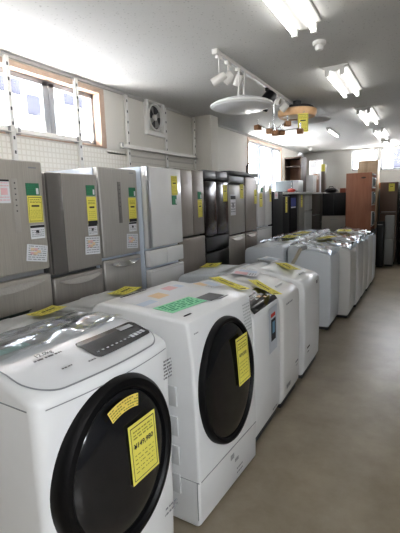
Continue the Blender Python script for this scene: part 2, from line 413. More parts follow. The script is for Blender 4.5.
# slotted uprights and rails
POSTM = mat('white_painted_steel', (.80, .79, .76), .45)
posts = [(2.305, 'before the window beside its big pane'), (3.035, 'across the window middle near its mullion'), (3.775, 'between the window and the fan'), (4.545, 'just right of the extractor fan'), (5.285, 'against the square pillar')]
for y, w in posts:
    t = thing('shelf_upright', 'white slotted metal upright on the left wall, ' + w, 'shelf upright', (XW+.013, y, 0), 0, 'slotted uprights on the left wall')
    bx('channel', POSTM, t, 0, .028, -.021, .021, 1.2, 2.715, .004)
    bm = BM()
    for k in range(13): box(bm, .0281, .029, -.007, .007, 1.32+k*.11, 1.345+k*.11)
    finish(bm, 'slots', DGREY, t)
for (y0, y1, z, x, lab, nm) in ((2.33, 3.01, 2.16, XW+.02, 'white horizontal shelf rail across the foot of the big window', 'wall_rail'), (1.2, 2.28, 2.16, XW+.02, 'white shelf rail at the window foot, cut off by the picture edge', 'wall_rail'), (3.6, 5.26, 2.17, XW+.042, 'long white horizontal shelf rail on the wall below the extractor fan', 'wall_rail')):
    t = thing(nm, lab, 'wall rail', (x, (y0+y1)/2, z)); L_ = (y1-y0)/2
    bm = BM(); box(bm, 0, .03, -L_, L_, -.022, .022, .004); box(bm, .03, .06, -L_, L_, -.022, -.016, .002); finish(bm, 'bar', POSTM, t)
    for s in (-1, 1): bx('bracket', mat('grey_bracket', (.4, .4, .4), .4, .6), t, -.005, .035, s*(L_-.02)-.012, s*(L_-.02)+.012, -.03, .03, .003)

# extractor fan
t = thing('extractor_fan', 'square white extractor fan with dark round opening high on the wall', 'fan', (XW, 4.325, 2.565))
bm = BM(); S = .195
for (y0, y1, z0, z1) in ((-S, S, .165, .215), (-S, S, -.215, -.165), (-S, -.155, -.165, .165), (.155, S, -.165, .165)): box(bm, 0, .05, y0, y1, z0, z1, .006)
finish(bm, 'frame', POSTM, t)
bm = BM(); box(bm, .002, .008, -.16, .16, -.17, .17); finish(bm, 'back_plate', mat('fan_plate', (.62, .61, .58), .5), t)
MX = Matrix.Rotation(R(90), 4, 'Y')
bm = BM(); lathe(bm, [(.155, .012), (.155, .045), (.14, .05), (.135, .02), (.135, .012)], 40, mtx=MX); finish(bm, 'shroud_ring', POSTM, t)
bm = BM(); lathe(bm, [(0, .010), (.135, .010), (.135, .012), (0, .012)], 40, mtx=MX); finish(bm, 'opening', DGREY, t)
for k in range(4):
    bm = BM(); tt = BM()
    ang0 = R(90*k+20)
    vs = []
    for (r, da, h) in ((.03, 0, .018), (.125, R(-14), .018), (.13, R(22), .03), (.035, R(50), .034)):
        vs.append(tt.verts.new((h, r*math.cos(ang0+da), r*math.sin(ang0+da))))
    f = tt.faces.new(vs); bmesh.ops.solidify(tt, geom=[f], thickness=.003); join(bm, tt); finish(bm, 'blade', mat('fan_blade', (.50, .50, .49), .4), t)
bm = BM(); lathe(bm, [(0, .045), (.028, .043), (.036, .03), (.036, .012)], 24, mtx=MX); finish(bm, 'hub', mat('fan_hub', (.7, .7, .68), .4), t)

# ------------------------------------------------------------------ fridges
TAGF = 'yellow price tags'
def fridge(label, y0, y1, H, xf, front_m, side_m, doors, depth=.64, name='refrigerator', base=DGREY, group=None):
    yc = (y0+y1)/2; w = (y1-y0)/2-.006
    t = thing(name, label, 'refrigerator', (xf, yc, 0), 0, group)
    bx('cabinet_body', side_m, t, -depth, -.062, -w, w, .05, H-.006, .008)
    bx('plinth', base, t, -depth+.03, -.05, -w+.02, w-.02, 0, .06, .004)
    for dct in doors:
        ya, yb, za, zb = dct['r']; g = .004
        m = dct.get('m', front_m)
        nm = dct.get('n', 'door')
        p = bx(nm, m, t, -.056, 0, ya-yc+g if ya > y0+.01 else -w, yb-yc-g if yb < y1-.01 else w, za+g, zb-g, dct.get('bev', .012), 3)
        if dct.get('bowed'):
            pass
        hd = dct.get('h')
        ya_, yb_ = ya-yc, yb-yc
        if hd == 'arc':      # curved bright lip along the drawer top
            bm = BM(); n = 14; wv = (yb_-ya_)*.80; tt = BM(); top = []; bot = []
            for k in range(n+1):
                u = k/n*2-1; y = (ya_+yb_)/2+u*wv/2
                top.append((y, zb-.032)); bot.append((y, zb-.038-.034*(1-u*u)))
            f0 = [tt.verts.new((.0005, y, z)) for y, z in top]; b0 = [tt.verts.new((.0005, y, z)) for y, z in bot]
            f1 = [tt.verts.new((.006, y, z-.003)) for y, z in top]; b1 = [tt.verts.new((.022, y, z)) for y, z in bot]
            for k in range(n):
                tt.faces.new([f1[k], f1[k+1], b1[k+1], b1[k]]); tt.faces.new([b1[k], b1[k+1], b0[k+1], b0[k]]); tt.faces.new([f0[k], f0[k+1], f1[k+1], f1[k]])
            tt.faces.new([f0[0], f1[0], b1[0], b0[0]]); tt.faces.new([f0[n], b0[n], b1[n], f1[n]])
            join(bm, tt); finish(bm, 'handle', dct.get('hm', CHROME), p)
        elif hd == 'strip':  # full-height vertical grip strip at the near edge
            bx('handle', dct.get('hm', GREYPL), p, -.01, .014, ya_+.006, ya_+dct.get('hw', .05), za+.008, zb-.008, .006)
        elif hd == 'lip':
            bx('handle', dct.get('hm', GREYPL), p, -.005, .007, ya_+.02, yb_-.02, zb-.03, zb-.012, .004)
    t['yc'] = yc
    del t['yc']
    return t, yc
def display(t, yc, y, z0, z1, w, m, dots=6):
    p = bx('display_strip', m, t, -.003, .0022, y-yc-w/2, y-yc+w/2, z0, z1, .001)
    bm = BM(); M_ = FRONT(.0022, y-yc, (z0+z1)/2)
    for k in range(dots):
        v = (z1-z0)*(.42-.62*k/dots); rect(bm, M_, -w*.10, w*.12, v-.004, v+.004, mi=0)
    finish(bm, 'indicator_marks', DGREY, p); return p
# 1 : champagne, at the picture edge
t, yc = fridge('champagne steel refrigerator at the left picture edge, pink and yellow sheets on door', 1.22, 1.922, 1.845, -2.15, CHAMP, GRSIDE, [
    dict(r=(1.22, 1.922, 1.155, 1.845)), dict(r=(1.22, 1.922, .66, 1.13), n='drawer', h='arc', hm=SILVER), dict(r=(1.22, 1.922, .06, .65), n='drawer', h='arc', hm=SILVER)])
display(t, yc, 1.70, 1.41, 1.73, .042, mat('panel_pale', (.48, .46, .43), .3, .2))
info_sheet(FRONT(.001, 1.625-yc, 1.655), .075, .135, t, 'energy_label', 'pink')
info_sheet(FRONT(.001, 1.828-yc, 1.668), .10, .075, t, 'green_label', 'green')
price_tag(FRONT(.0015, 1.836-yc, 1.546, -.02), .112, .165, t)
info_sheet(FRONT(.001, 1.838-yc, 1.405), .11, .088, t, 'spec_label', 'white')
info_sheet(FRONT(.002, 1.818-yc, 1.27, -.17), .16, .105, t, 'feature_sheet', 'spec')
bm = BM(); rect(bm, FRONT(.0006, 1.84-yc, 1.80), -.03, .03, -.004, .004, .0006); finish(bm, 'maker_mark', GINK, t)
# 2 : lower grey one with a dark grip strip
t, yc = fridge('lower grey refrigerator with a wide dark grip strip along its door edge', 1.93, 2.428, 1.785, -2.15, GREYST, DKSIDE, [
    dict(r=(1.93, 2.428, 1.10, 1.785), h='strip', hw=.13, hm=mat('dark_grip', (.19, .18, .17), .25, .3)), dict(r=(1.93, 2.428, .62, 1.085), n='drawer', h='arc', hm=SILVER), dict(r=(1.93, 2.428, .06, .61), n='drawer', h='arc', hm=SILVER)])
info_sheet(FRONT(.001, 2.342-yc, 1.665), .09, .075, t, 'green_label', 'green')
price_tag(FRONT(.0015, 2.343-yc, 1.52), .098, .20, t, dark_foot=True)
info_sheet(FRONT(.001, 2.338-yc, 1.382), .095, .085, t, 'spec_label', 'white')
info_sheet(FRONT(.002, 2.325-yc, 1.265, -.06), .155, .13, t, 'feature_sheet', 'spec')
# 3 : silver with central display
t, yc = fridge('silver refrigerator with slim dark vertical touch panel in the middle of its door', 2.436, 2.922, 1.845, -2.15, SILVER, BLSIDE, [
    dict(r=(2.436, 2.922, 1.145, 1.845)), dict(r=(2.436, 2.922, .64, 1.13), n='drawer', h='arc', hm=CHROME), dict(r=(2.436, 2.922, .06, .63), n='drawer', h='arc', hm=CHROME)])
display(t, yc, 2.672, 1.41, 1.735, .040, mat('panel_grey', (.22, .21, .20), .3, .2))
info_sheet(FRONT(.001, 2.838-yc, 1.655), .09, .075, t, 'green_label', 'green')
price_tag(FRONT(.0015, 2.83-yc, 1.51), .10, .20, t, dark_foot=True)
info_sheet(FRONT(.001, 2.822-yc, 1.37), .10, .08, t, 'spec_label', 'white')
info_sheet(FRONT(.002, 2.805-yc, 1.25, -.08), .15, .12, t, 'feature_sheet', 'spec')
bm = BM(); rect(bm, FRONT(.0006, 2.84-yc, 1.81), -.03, .03, -.004, .004, .0006); finish(bm, 'maker_mark', GINK, t)
# 4 : white
t, yc = fridge('pearl white refrigerator with twin small drawers, taller than the silver ones beside it', 2.93, 3.52, 1.875, -2.07, WHFR, BLSIDE, [
    dict(r=(2.93, 3.52, 1.165, 1.875), h='strip', hw=.045, hm=mat('silver_grip', (.45, .46, .48), .3, .6)), dict(r=(2.93, 3.22, 1.0, 1.155), n='drawer', bev=.01), dict(r=(3.22, 3.52, 1.0, 1.155), n='drawer', bev=.01),
    dict(r=(2.93, 3.52, .5, .985), n='drawer', h='lip', hm=WHFR), dict(r=(2.93, 3.52, .06, .49), n='drawer', h='lip', hm=WHFR)])
price_tag(FRONT(.0015, 3.385-yc, 1.715, .02), .105, .175, t)
info_sheet(FRONT(.001, 3.375-yc, 1.58), .085, .085, t, 'green_label', 'green')
# 5 : french door grey
t, yc = fridge('grey two-door refrigerator standing between the white and the black refrigerators', 3.56, 4.145, 1.893, -2.15, TAUPE, DKSIDE, [
    dict(r=(3.56, 3.885, 1.2, 1.893)), dict(r=(3.885, 4.145, 1.2, 1.893)), dict(r=(3.56, 4.145, .62, 1.19), n='drawer'), dict(r=(3.56, 4.145, .06, .61), n='drawer')])
price_tag(FRONT(.0015, 4.035-yc, 1.485, .03), .10, .19, t)
info_sheet(FRONT(.001, 4.03-yc, 1.625), .085, .08, t, 'green_label', 'green')
# 6 : black
t, yc = fridge('glossy black two-door refrigerator with a grey band across its top', 4.16, 4.795, 1.91, -2.15, BLKDOOR, BLACK, [
    dict(r=(4.16, 4.46, 1.80, 1.91), m=DKBAND, n='top_band'), dict(r=(4.46, 4.795, 1.80, 1.91), m=DKBAND, n='top_band'), dict(r=(4.16, 4.46, 1.16, 1.79)), dict(r=(4.46, 4.795, 1.16, 1.79)),
    dict(r=(4.16, 4.795, .98, 1.15), n='drawer', m=BLACK), dict(r=(4.16, 4.795, .55, .97), n='drawer', m=BLACK), dict(r=(4.16, 4.795, .06, .54), n='drawer', m=BLACK)])
price_tag(FRONT(.0015, 4.70-yc, 1.65), .115, .2, t)
# 7 : grey under the shelf board
t, yc = fridge('taupe refrigerator with a white notice on its door, under the dark shelf board', 4.81, 5.345, 1.875, -2.15, GREYST, DKSIDE, [
    dict(r=(4.81, 5.345, 1.77, 1.875), m=DKBAND, n='top_band'), dict(r=(4.81, 5.345, 1.12, 1.76)), dict(r=(4.81, 5.345, .6, 1.11), n='drawer', h='arc', hm=SILVER), dict(r=(4.81, 5.345, .06, .59), n='drawer', h='arc', hm=SILVER)], depth=.49)
info_sheet(FRONT(.001, 4.935-yc, 1.50), .16, .26, t, 'notice_sheet', 'white')
price_tag(FRONT(.0015, 5.23-yc, 1.675), .115, .19, t)
# 8 : brown
t, yc = fridge('plain brown refrigerator under the far end of the dark shelf board', 5.36, 5.80, 1.875, -2.15, TAUPE, BROWNST, [
    dict(r=(5.36, 5.80, 1.12, 1.875)), dict(r=(5.36, 5.80, .6, 1.11), n='drawer', h='arc', hm=SILVER), dict(r=(5.36, 5.80, .06, .59), n='drawer', h='arc', hm=SILVER)], depth=.49)
price_tag(FRONT(.0015, 5.75-yc, 1.60), .1, .2, t)
# 9 : white two-door
t, yc = fridge('white refrigerator with two yellow tags, right of the brown refrigerator', 5.83, 6.50, 1.79, -2.15, WHFR, BLSIDE, [
    dict(r=(5.83, 6.17, 1.15, 1.79)), dict(r=(6.17, 6.50, 1.15, 1.79)), dict(r=(5.83, 6.50, .6, 1.14), n='drawer', h='lip', hm=GREYPL), dict(r=(5.83, 6.50, .06, .59), n='drawer', h='lip', hm=GREYPL)])
price_tag(FRONT(.0015, 5.98-yc, 1.55), .13, .2, t)
price_tag(FRONT(.0015, 6.42-yc, 1.62), .09, .2, t)
info_sheet(FRONT(.001, 6.03-yc, 1.70), .12, .06, t, 'green_label', 'green')
# shelf board over 7 and 8
t = thing('shelf_board', 'dark grey shelf board lying on top of two brownish refrigerators', 'shelf board', (-2.3, 5.3, 1.876))
bx('board', mat('dark_board', (.10, .10, .105), .5), t, -.35, .17, -.48, .50, 0, .05, .006)
bm = BM(); tube(bm, [(.02, .46, .05), (.02, .46, .16), (.05, .46, .2), (.10, .46, .2)], .012, 8); box(bm, -.01, .05, .43, .49, .05, .062, .003); finish(bm, 'bracket', DGREY, t)
# the row that runs on to the back
t, yc = fridge('tall plain black refrigerator beside the white one with yellow tags', 6.53, 7.10, 1.685, -2.15, BLACK2, BLACK2, [
    dict(r=(6.53, 7.10, .9, 1.685)), dict(r=(6.53, 7.10, .06, .89), n='drawer')])
info_sheet(FRONT(.001, 6.72-yc, 1.62), .18, .12, t, 'sticker_sheet', 'pink')
t, yc = fridge('black refrigerator with one yellow tag, second of the black pair', 7.12, 7.62, 1.62, -2.18, BLACK2, BLACK2, [
    dict(r=(7.12, 7.62, .9, 1.62), h='lip', hm=DGREY), dict(r=(7.12, 7.62, .06, .89), n='drawer')])
price_tag(FRONT(.0015, 7.40-yc, 1.45), .12, .28, t)
t, yc = fridge('black refrigerator with a blue sticker, under the long white board', 7.64, 8.14, 1.64, -2.18, BLACK2, BLACK2, [
    dict(r=(7.64, 8.14, .9, 1.64)), dict(r=(7.64, 8.14, .06, .89), n='drawer')])
bm = BM(); M_ = FRONT(.0015, 7.86-yc, 1.47); rect(bm, M_, -.17, .17, -.06, .1, .0008, 0); rect(bm, M_, -.17, .17, -.09, -.065, .0009, 1); finish(bm, 'blue_sticker', [mat('deep_blue', (.02, .045, .28), .5), PAPER], t)
t, yc = fridge('slim grey-green refrigerator with a thin yellow tag, under the long white board', 8.16, 8.62, 1.64, -2.15, mat('grey_green_door', (.23, .24, .225), .35, .2), DKSIDE, [
    dict(r=(8.16, 8.62, .9, 1.64)), dict(r=(8.16, 8.62, .06, .89), n='drawer')])
price_tag(FRONT(.0015, 8.36-yc, 1.50), .12, .24, t)
t, yc = fridge('pale grey refrigerator with a split door, under the middle of the long board', 8.64, 9.26, 1.64, -2.15, mat('pale_grey_door', (.42, .44, .45), .3, .2), GRSIDE, [
    dict(r=(8.64, 8.95, 1.3, 1.64)), dict(r=(8.95, 9.26, 1.3, 1.64)), dict(r=(8.64, 9.26, .8, 1.29), n='drawer', h='lip'), dict(r=(8.64, 9.26, .06, .79), n='drawer', h='lip')])
t, yc = fridge('dark brown-grey refrigerator under the far part of the long board', 9.28, 10.05, 1.64, -2.15, mat('umber_door', (.10, .085, .075), .3, .3), DKSIDE, [
    dict(r=(9.28, 10.05, 1.2, 1.64)), dict(r=(9.28, 10.05, .7, 1.19), n='drawer', h='lip'), dict(r=(9.28, 10.05, .06, .69), n='drawer', h='lip')])
t, yc = fridge('last grey refrigerator of the row, in the back corner under the board end', 10.07, 10.7, 1.64, -2.15, mat('ash_door', (.22, .21, .20), .3, .3), DKSIDE, [
    dict(r=(10.07, 10.7, 1.0, 1.64)), dict(r=(10.07, 10.7, .06, .99), n='drawer', h='lip')])
t = thing('long_shelf_board', 'long pale board lying across the tops of the far refrigerators', 'shelf board', (-2.45, 9.16, 1.641))
bx('board', mat('pale_board', (.62, .63, .62), .4), t, -.28, .36, -1.52, 1.55, 0, .032, .004)
bm = BM()
for k in range(5): box(bm, -.22, -.18, -1.4+k*.68, -1.36+k*.68, .001, .034, .001)
finish(bm, 'fixing_strip', GREYPL, t)

# things on top of the far row
def microwave(label, loc, rz, w, h, dp, body, doorm, group=None):
    t = thing('microwave_oven', label, 'microwave oven', loc, rz, group)
    bx('casing', body, t, -dp, -.012, -w/2, w/2, .012, h, .008)
    bx('door', doorm, t, -.014, 0, -w/2, w/2*.52, .014, h-.004, .006)
    bx('control_panel', GREYPL, t, -.014, -.001, w/2*.54, w/2, .014, h-.004, .004)
    bx('door_handle', CHROME, t, 0, .018, w/2*.40, w/2*.46, h*.2, h*.85, .006)
    for sx in (-.05, -dp+.05):
        for s in (-1, 1): bx('foot', BLACK, t, sx-.015, sx+.015, s*(w/2-.05)-.015, s*(w/2-.05)+.015, 0, .013, .003)
    return t
microwave('pale grey microwave oven at the near end of the long board', (-2.35, 7.98, 1.675), R(-90), .47, .225, .36, mat('pale_metal', (.50, .53, .53), .4, .2), mat('grey_glass', (.20, .23, .24), .2), None)
# red and blue small objects at the board's near end
t = thing('cloth_bundle', 'small red crumpled cloth at the near end of the board', 'cloth', (-2.2, 7.8, 1.675))
bm = BM(); bmesh.ops.create_icosphere(bm, subdivisions=3, radius=.07)
for v in bm.verts: v.co *= 1+random.uniform(-.16, .16); v.co.z = max(-.03, v.co.z*.5)+.03
finish(bm, 'cloth', mat('red_cloth', (.45, .08, .06), .8), t)
def open_cabinet(label, loc, rz, w, h, dp, side_m, back_m, shelves, name='display_cabinet', back=True):
    t = thing(name, label, 'cabinet', loc, rz); k = .022
    for s in (-1, 1): bx('side_panel', side_m, t, -dp, 0, s*w/2-(k if s > 0 else 0), s*w/2+(k if s < 0 else 0), 0, h, .002)
    bx('top_panel', side_m, t, -dp, .005, -w/2+k, w/2-k, h-k*1.4, h, .002)
    bx('base_panel', side_m, t, -dp, 0, -w/2+k, w/2-k, 0, k*2, .002)
    bx('back_panel', back_m, t, -dp, -dp+.012, -w/2+k, w/2-k, k*2, h-k*1.4, 0)
    for z in shelves: bx('shelf', side_m, t, -dp+.012, -.01, -w/2+k, w/2-k, z, z+.018, .002)
    return t
open_cabinet('dark open display cabinet with brown back board, standing on the long board', (-2.385, 8.55, 1.675), R(-90), .36, .715, .38, W_DARK, W_BACK, [.52])
def carton(label, x0, x1, y0, y1, z0, h, m, name='cardboard_box', patch=None, group=None):
    t = thing(name, label, 'box', ((x0+x1)/2, (y0+y1)/2, z0), 0, group)
    a, b = (x1-x0)/2, (y1-y0)/2
    bx('box_body', m, t, -a, a, -b, b, 0, h, .004)
    bm = BM(); box(bm, -a-.0006, a+.0006, -.025, .025, h*.9, h+.0008); finish(bm, 'tape', mat('box_tape', (.60, .56, .48), .4), t)
    if patch:
        bm = BM(); Mf = frame((0, -b-.0012, h/2), (1, 0, 0), (0, 0, 1))
        for (u0, u1, v0, v1, mi) in patch: rect(bm, Mf, u0*a, u1*a, v0*h/2, v1*h/2, .0005, mi)
        finish(bm, 'printed_panel', [GREYPL, ORANGEP, BROWNST, YELLOW], t)
    return t
PB = mat('white_carton', (.70, .71, .72), .5); PB2 = mat('pale_blue_carton', (.55, .60, .66), .5)
carton('slim white carton standing right of the dark open cabinet', -2.20, -2.06, 8.95, 9.25, 1.675, .36, PB)
carton('narrow brown carton standing on the board between two white ones', -2.19, -2.09, 9.45, 9.7, 1.675, .40, W_BACK)
carton('tall white carton with grey printed panels, biggest on the long board', -2.36, -2.14, 9.85, 10.1, 1.675, .73, PB, patch=[(-.8, .4, .55, .9, 0), (-.8, .4, .1, .45, 0)])
carton('narrow carton with a yellow top, behind the tall white carton', -2.20, -2.10, 10.3, 10.5, 1.675, .66, mat('umber_carton', (.13, .10, .08), .5), patch=[(-1, 1, .5, 1, 3)])
carton('white carton at the far end of the long board', -2.36, -2.22, 10.52, 10.66, 1.675, .80, PB)
t = thing('white_flower_ornament', 'small white ornament on top of the dark open cabinet', 'ornament', (-2.27, 8.7, 2.388))
bm = BM()
for k in range(9):
    tt = BM(); bmesh.ops.create_icosphere(tt, subdivisions=2, radius=.03, matrix=Matrix.Translation((random.uniform(-.05, .05), random.uniform(-.05, .05), .03+random.uniform(0, .05)))); join(bm, tt)
finish(bm, 'petals', PAPER, t)
bm = BM(); lathe(bm, [(0, 0), (.045, 0), (.05, .02), (0, .025)], 20); finish(bm, 'base', GREYPL, t)

# ------------------------------------------------------------------ washing machines
def drum_door(t, c, n_lean, ry, rz, rim=RINGBLK, glass=BOWL, k=.80, ring=True, dep=1.):
    """round door on the front: c local centre, axis +x leaning back by n_lean; k = glass radius share"""
    M_ = Matrix.Translation(c) @ Matrix.Rotation(R(90)-n_lean, 4, 'Y')   # local z -> +x, local x -> -z
    q = lambda f: k+(1-k)*f
    p = BM(); lathe(p, [(1.0, -.02), (1.0, .012*dep), (q(.92), .028*dep), (q(.7), .038*dep), (q(.3), .040*dep), (q(.08), .032*dep), (k, .018*dep)], 72, rz, ry, M_)
    d_ = finish(p, 'door', rim, t)
    p = BM(); lathe(p, [(k+.002, .016*dep), (k, .026*dep), (k*.92, .036*dep), (k*.75, .044*dep), (k*.5, .050*dep), (k*.25, .053*dep), (0, .054*dep)], 72, rz, ry, M_)
    g = finish(p, 'door_glass', glass, d_)
    if ring:
        p = BM(); r_ = k*.76; h_ = .0440*dep
        lathe(p, [(r_-.010, h_+.0002), (r_, h_+.0012), (r_+.010, h_+.0002)], 72, rz, ry, M_)
        finish(p, 'glass_ring', mat('glass_ring', (.028, .03, .033), .2), d_)
    return d_, M_
FOOT = BLACK
def feet(t, d_, w):
    for sx in (-.06, -d_+.06):
        for s in (-1, 1):
            bm = BM(); lathe(bm, [(0, 0), (.022, 0), (.024, .012), (.014, .016), (.014, .05)], 16, mtx=Matrix.Translation((sx, s*(w/2-.06), 0))); finish(bm, 'foot', FOOT, t)

# --- 1 : sloping-top drum machine in the foreground
WD = .585
t = thing('drum_washing_machine', 'white drum washing machine with domed top and dark control strip, nearest the viewer', 'washing machine', (-.838, .960, 0), -R(4))
prof = [(-.655, .03), (-.03, .03), (-.012, .10), (.0, .45), (0, .80), (0, .95), (0, 1.035), (-.004, 1.050), (-.014, 1.062), (-.03, 1.070), (-.06, 1.081), (-.14, 1.104), (-.22, 1.115), (-.32, 1.115), (-.45, 1.100), (-.58, 1.068), (-.645, 1.04)]
def bow(x, y): return .03*(1-(2*y/WD)**2)*max(0, min(1, (x+.30)/.30))
bm = BM(); prism(bm, prof, -WD/2, WD/2, .030, 4, minang=40)
for k in range(-5, 6):
    bmesh.ops.bisect_plane(bm, geom=bm.verts[:]+bm.edges[:]+bm.faces[:], plane_co=(0, k*.05, 0), plane_no=(0, 1, 0))
for v in bm.verts: v.co.x += bow(v.co.x, v.co.y)
finish(bm, 'cabinet_body', WHITE, t, smooth=50)
bx('plinth', DGREY, t, -.63, -.05, -WD/2+.03, WD/2-.03, .012, .04, .004)
feet(t, .655, WD)
def topz1(x):
    P = prof[6:]
    for (xa, za), (xb, zb) in zip(P, P[1:]):
        if xb <= x <= xa: return za+(zb-za)*(xa-x)/max(1e-6, xa-xb)
    return 1.03
def drape(name, m, parent, x0, x1, y0, y1, zf, off, nx=14, ny=14, wav=0., rnd=0., bowf=None, edge=0., fr=34):
    bm = BM(); g = {}
    for i in range(nx+1):
        for j in range(ny+1):
            x = x0+(x1-x0)*i/nx; y = y0+(y1-y0)*j/ny
            z = zf(x)+off
            if wav: z += wav*(math.sin(x*fr+y*9+1.5*math.sin(y*7))+.6*math.sin(y*27-x*fr*.55+1)+rnd*random.uniform(-1, 1))
            if edge: z -= edge*max(abs(2*i/nx-1), abs(2*j/ny-1))**8
            g[i, j] = bm.verts.new((x+(bowf(x, y) if bowf else 0), y, z))
    for i in range(nx):
        for j in range(ny): bm.faces.new([g[i, j], g[i+1, j], g[i+1, j+1], g[i, j+1]])
    return finish(bm, name, m, parent, smooth=180, recalc=False)
# rim seam under the top cover, inset top panel with rounded corners
bm = BM(); n = 24; tt = BM(); A_ = []; B_ = []
for k in range(n+1):
    y = -WD/2+.03+(WD-.06)*k/n; x = bow(0, y)+.0012; A_.append(tt.verts.new((x, y, 1.030))); B_.append(tt.verts.new((x, y, 1.0335)))
for k in range(n): tt.faces.new([A_[k], A_[k+1], B_[k+1], B_[k]])
join(bm, tt); box(bm, -.6, -.03, -WD/2-.0012, -WD/2+.001, 1.030, 1.0335); finish(bm, 'cover_seam', GINK, t)
def rounded_top(name, m, parent, x0, x1, y0, y1, r, off):
    bm = BM(); tt = BM(); nx, ny = 40, 40; g = {}
    for i in range(nx+1):
        for j in range(ny+1):
            u = i/nx*2-1; v = j/ny*2-1
            # square -> rounded square
            hx, hy = abs(x1-x0)/2, (y1-y0)/2; px, py = u*hx, v*hy
            qx, qy = abs(px)-(hx-r), abs(py)-(hy-r)
            if qx > 0 and qy > 0:
                L_ = math.hypot(qx, qy); mx_ = max(qx, qy); f = mx_/L_; px = math.copysign(hx-r+qx*f, px); py = math.copysign(hy-r+qy*f, py)
            x = (x0+x1)/2+px; y = (y0+y1)/2+py
            g[i, j] = tt.verts.new((x+bow(x, y), y, topz1(x)+off))
    for i in range(nx):
        for j in range(ny): tt.faces.new([g[i, j], g[i+1, j], g[i+1, j+1], g[i, j+1]])
    join(bm, tt); return finish(bm, name, m, parent, smooth=180, recalc=False)
rounded_top('top_seam', GINK, t, -.625, -.014, -WD/2+.018, WD/2-.018, .085, .0012)
rounded_top('top_panel', mat('top_panel_white', (.74, .75, .77), .22, coat=.4), t, -.622, -.018, -WD/2+.022, WD/2-.022, .083, .0025)
cp = rounded_top('control_panel', mat('control_black', (.02, .02, .022), .15, coat=.6), t, -.165, -.060, -.025, WD/2-.030, .02, .005)
bm = BM(); sl = .2
def TOPB(x, y): return TOP(x+bow(x, y), y, topz1(x)+.0062, 0, sl)
for k in range(8): rect(bm, TOPB(-.085, .0+k*.022), -.005, .005, -.003, .003, .0005)
for k in range(4): rect(bm, TOPB(-.085, .172+k*.021), -.008, .008, -.010, .010, .0005)
finish(bm, 'panel_buttons', mat('button_print', (.55, .57, .6), .5), cp)
bm = BM(); rect(bm, TOPB(-.138, .20), -.035, .035, -.012, .012, .0005); finish(bm, 'panel_window', GREYPL, cp)
for (y0, y1) in ((-.20, -.02), (.01, .17)): drape('lid_seam', INK, t, -.352, -.342, y0, y1, topz1, .0045, 2, 2)
drape('top_notice', mat('aqua_notice', (.45, .72, .70), .5), t, -.30, -.255, -.28, -.10, topz1, .0045, 4, 4)
drape('top_notice', PAPER, t, -.50, -.38, -.20, .05, topz1, .0045, 4, 4)
drape('top_notice', mat('lilac_paper', (.62, .64, .74), .5), t, -.50, -.37, .08, .2, topz1, .0045, 4, 4)
bm = BM()
Mt = TOPB(-.16, -.135); text_bm(bm, '12.0kg', .024, Mt, 0, .008, .0006); dashes(bm, Mt, -.05, .05, -.014, .008)
dashes(bm, TOPB(-.075, -.13), -.02, .02, 0, .006); dashes(bm, TOPB(-.062, -.05), -.015, .015, 0, .008)
finish(bm, 'top_lettering', mat('mid_ink', (.12, .12, .13), .6), t)
drape('plastic_film', FILM, t, -.64, -.20, -WD/2+.015, WD/2-.02, topz1, .013, 70, 60, .0036, .06, fr=44)
DX = .022; DC = (-.026, .755)
d_, Md = drum_door(t, (DX-.002, DC[0], DC[1]), R(1.5), .247, .283, k=.82, ring=False)
price_tag(FRONT(DX+.055, .034, .787, .03, .02), .130, .20, t, '\u00a5149,980')
bm = BM(); tt = BM(); inner = []; outer = []
for k in range(13):
    ang = R(112 - k*3.1)
    for lst, r in ((inner, .178), (outer, .214)): lst.append(tt.verts.new((DX+.053-(.006 if r > .2 else 0), DC[0]+r*math.cos(ang), DC[1]+r*math.sin(ang)*1.05)))
for k in range(12): tt.faces.new([inner[k], inner[k+1], outer[k+1], outer[k]])
join(bm, tt); st = finish(bm, 'arched_sticker', mat('amber_card', (.80, .64, .16), .6), t)
bm = BM()
for r in (.184, .192, .200, .208):
    for k in range(12):
        if random.random() < .2: continue
        a0, a1 = R(111-k*3), R(111-k*3-2.3); q = DX+.0545-(r-.178)/.036*.006
        tt = BM(); tt.faces.new([tt.verts.new((q, DC[0]+rr*math.cos(aa), DC[1]+rr*math.sin(aa)*1.05)) for rr, aa in ((r-.002, a0), (r+.002, a0), (r+.002, a1), (r-.002, a1))]); join(bm, tt)
finish(bm, 'printed_text', OINK, st)
bm = BM()
for k in range(6): dashes(bm, FRONT(bow(0, .255)+.0015, .255, .985-k*.013), -.04, .035, 0, .007, 0)
finish(bm, 'corner_print', mat('corner_dark', (.2, .2, .21), .6), t)
bm = BM(); Mt = FRONT(bow(0, .235)+.0015, .235, .40); dashes(bm, Mt, -.05, .05, .01, .008); dashes(bm, Mt, -.05, .05, -.012, .008); finish(bm, 'front_lettering', GINK, t)

# --- 2 : drum machine with the oval door
cx2, cy2, rot2 = -.852, 1.865, -R(3.6); WD = .652
t = thing('drum_washing_machine', 'white flat-topped drum washing machine with tall oval black door and pale green sticker', 'washing machine', (cx2, cy2, 0), rot2)
prof = [(-.64, .006), (-.014, .006), (.0, .03), (.004, .30), (.002, .55), (-.012, .85), (-.028, 1.005), (-.034, 1.022), (-.05, 1.030), (-.25, 1.042), (-.42, 1.058), (-.56, 1.066), (-.62, 1.045), (-.64, 1.0)]
bm = BM(); prism(bm, prof, -WD/2, WD/2, .016, 3, minang=50); finish(bm, 'cabinet_body', WHITE, t, smooth=40)
feet(t, .64, WD)
bx('plinth', DGREY, t, -.60, -.04, -WD/2+.03, WD/2-.03, .004, .04, .004)
def topz2(x):
    P = prof[8:]
    for (xa, za), (xb, zb) in zip(P, P[1:]):
        if xb <= x <= xa: return za+(zb-za)*(xa-x)/(xa-xb)
    return 1.03
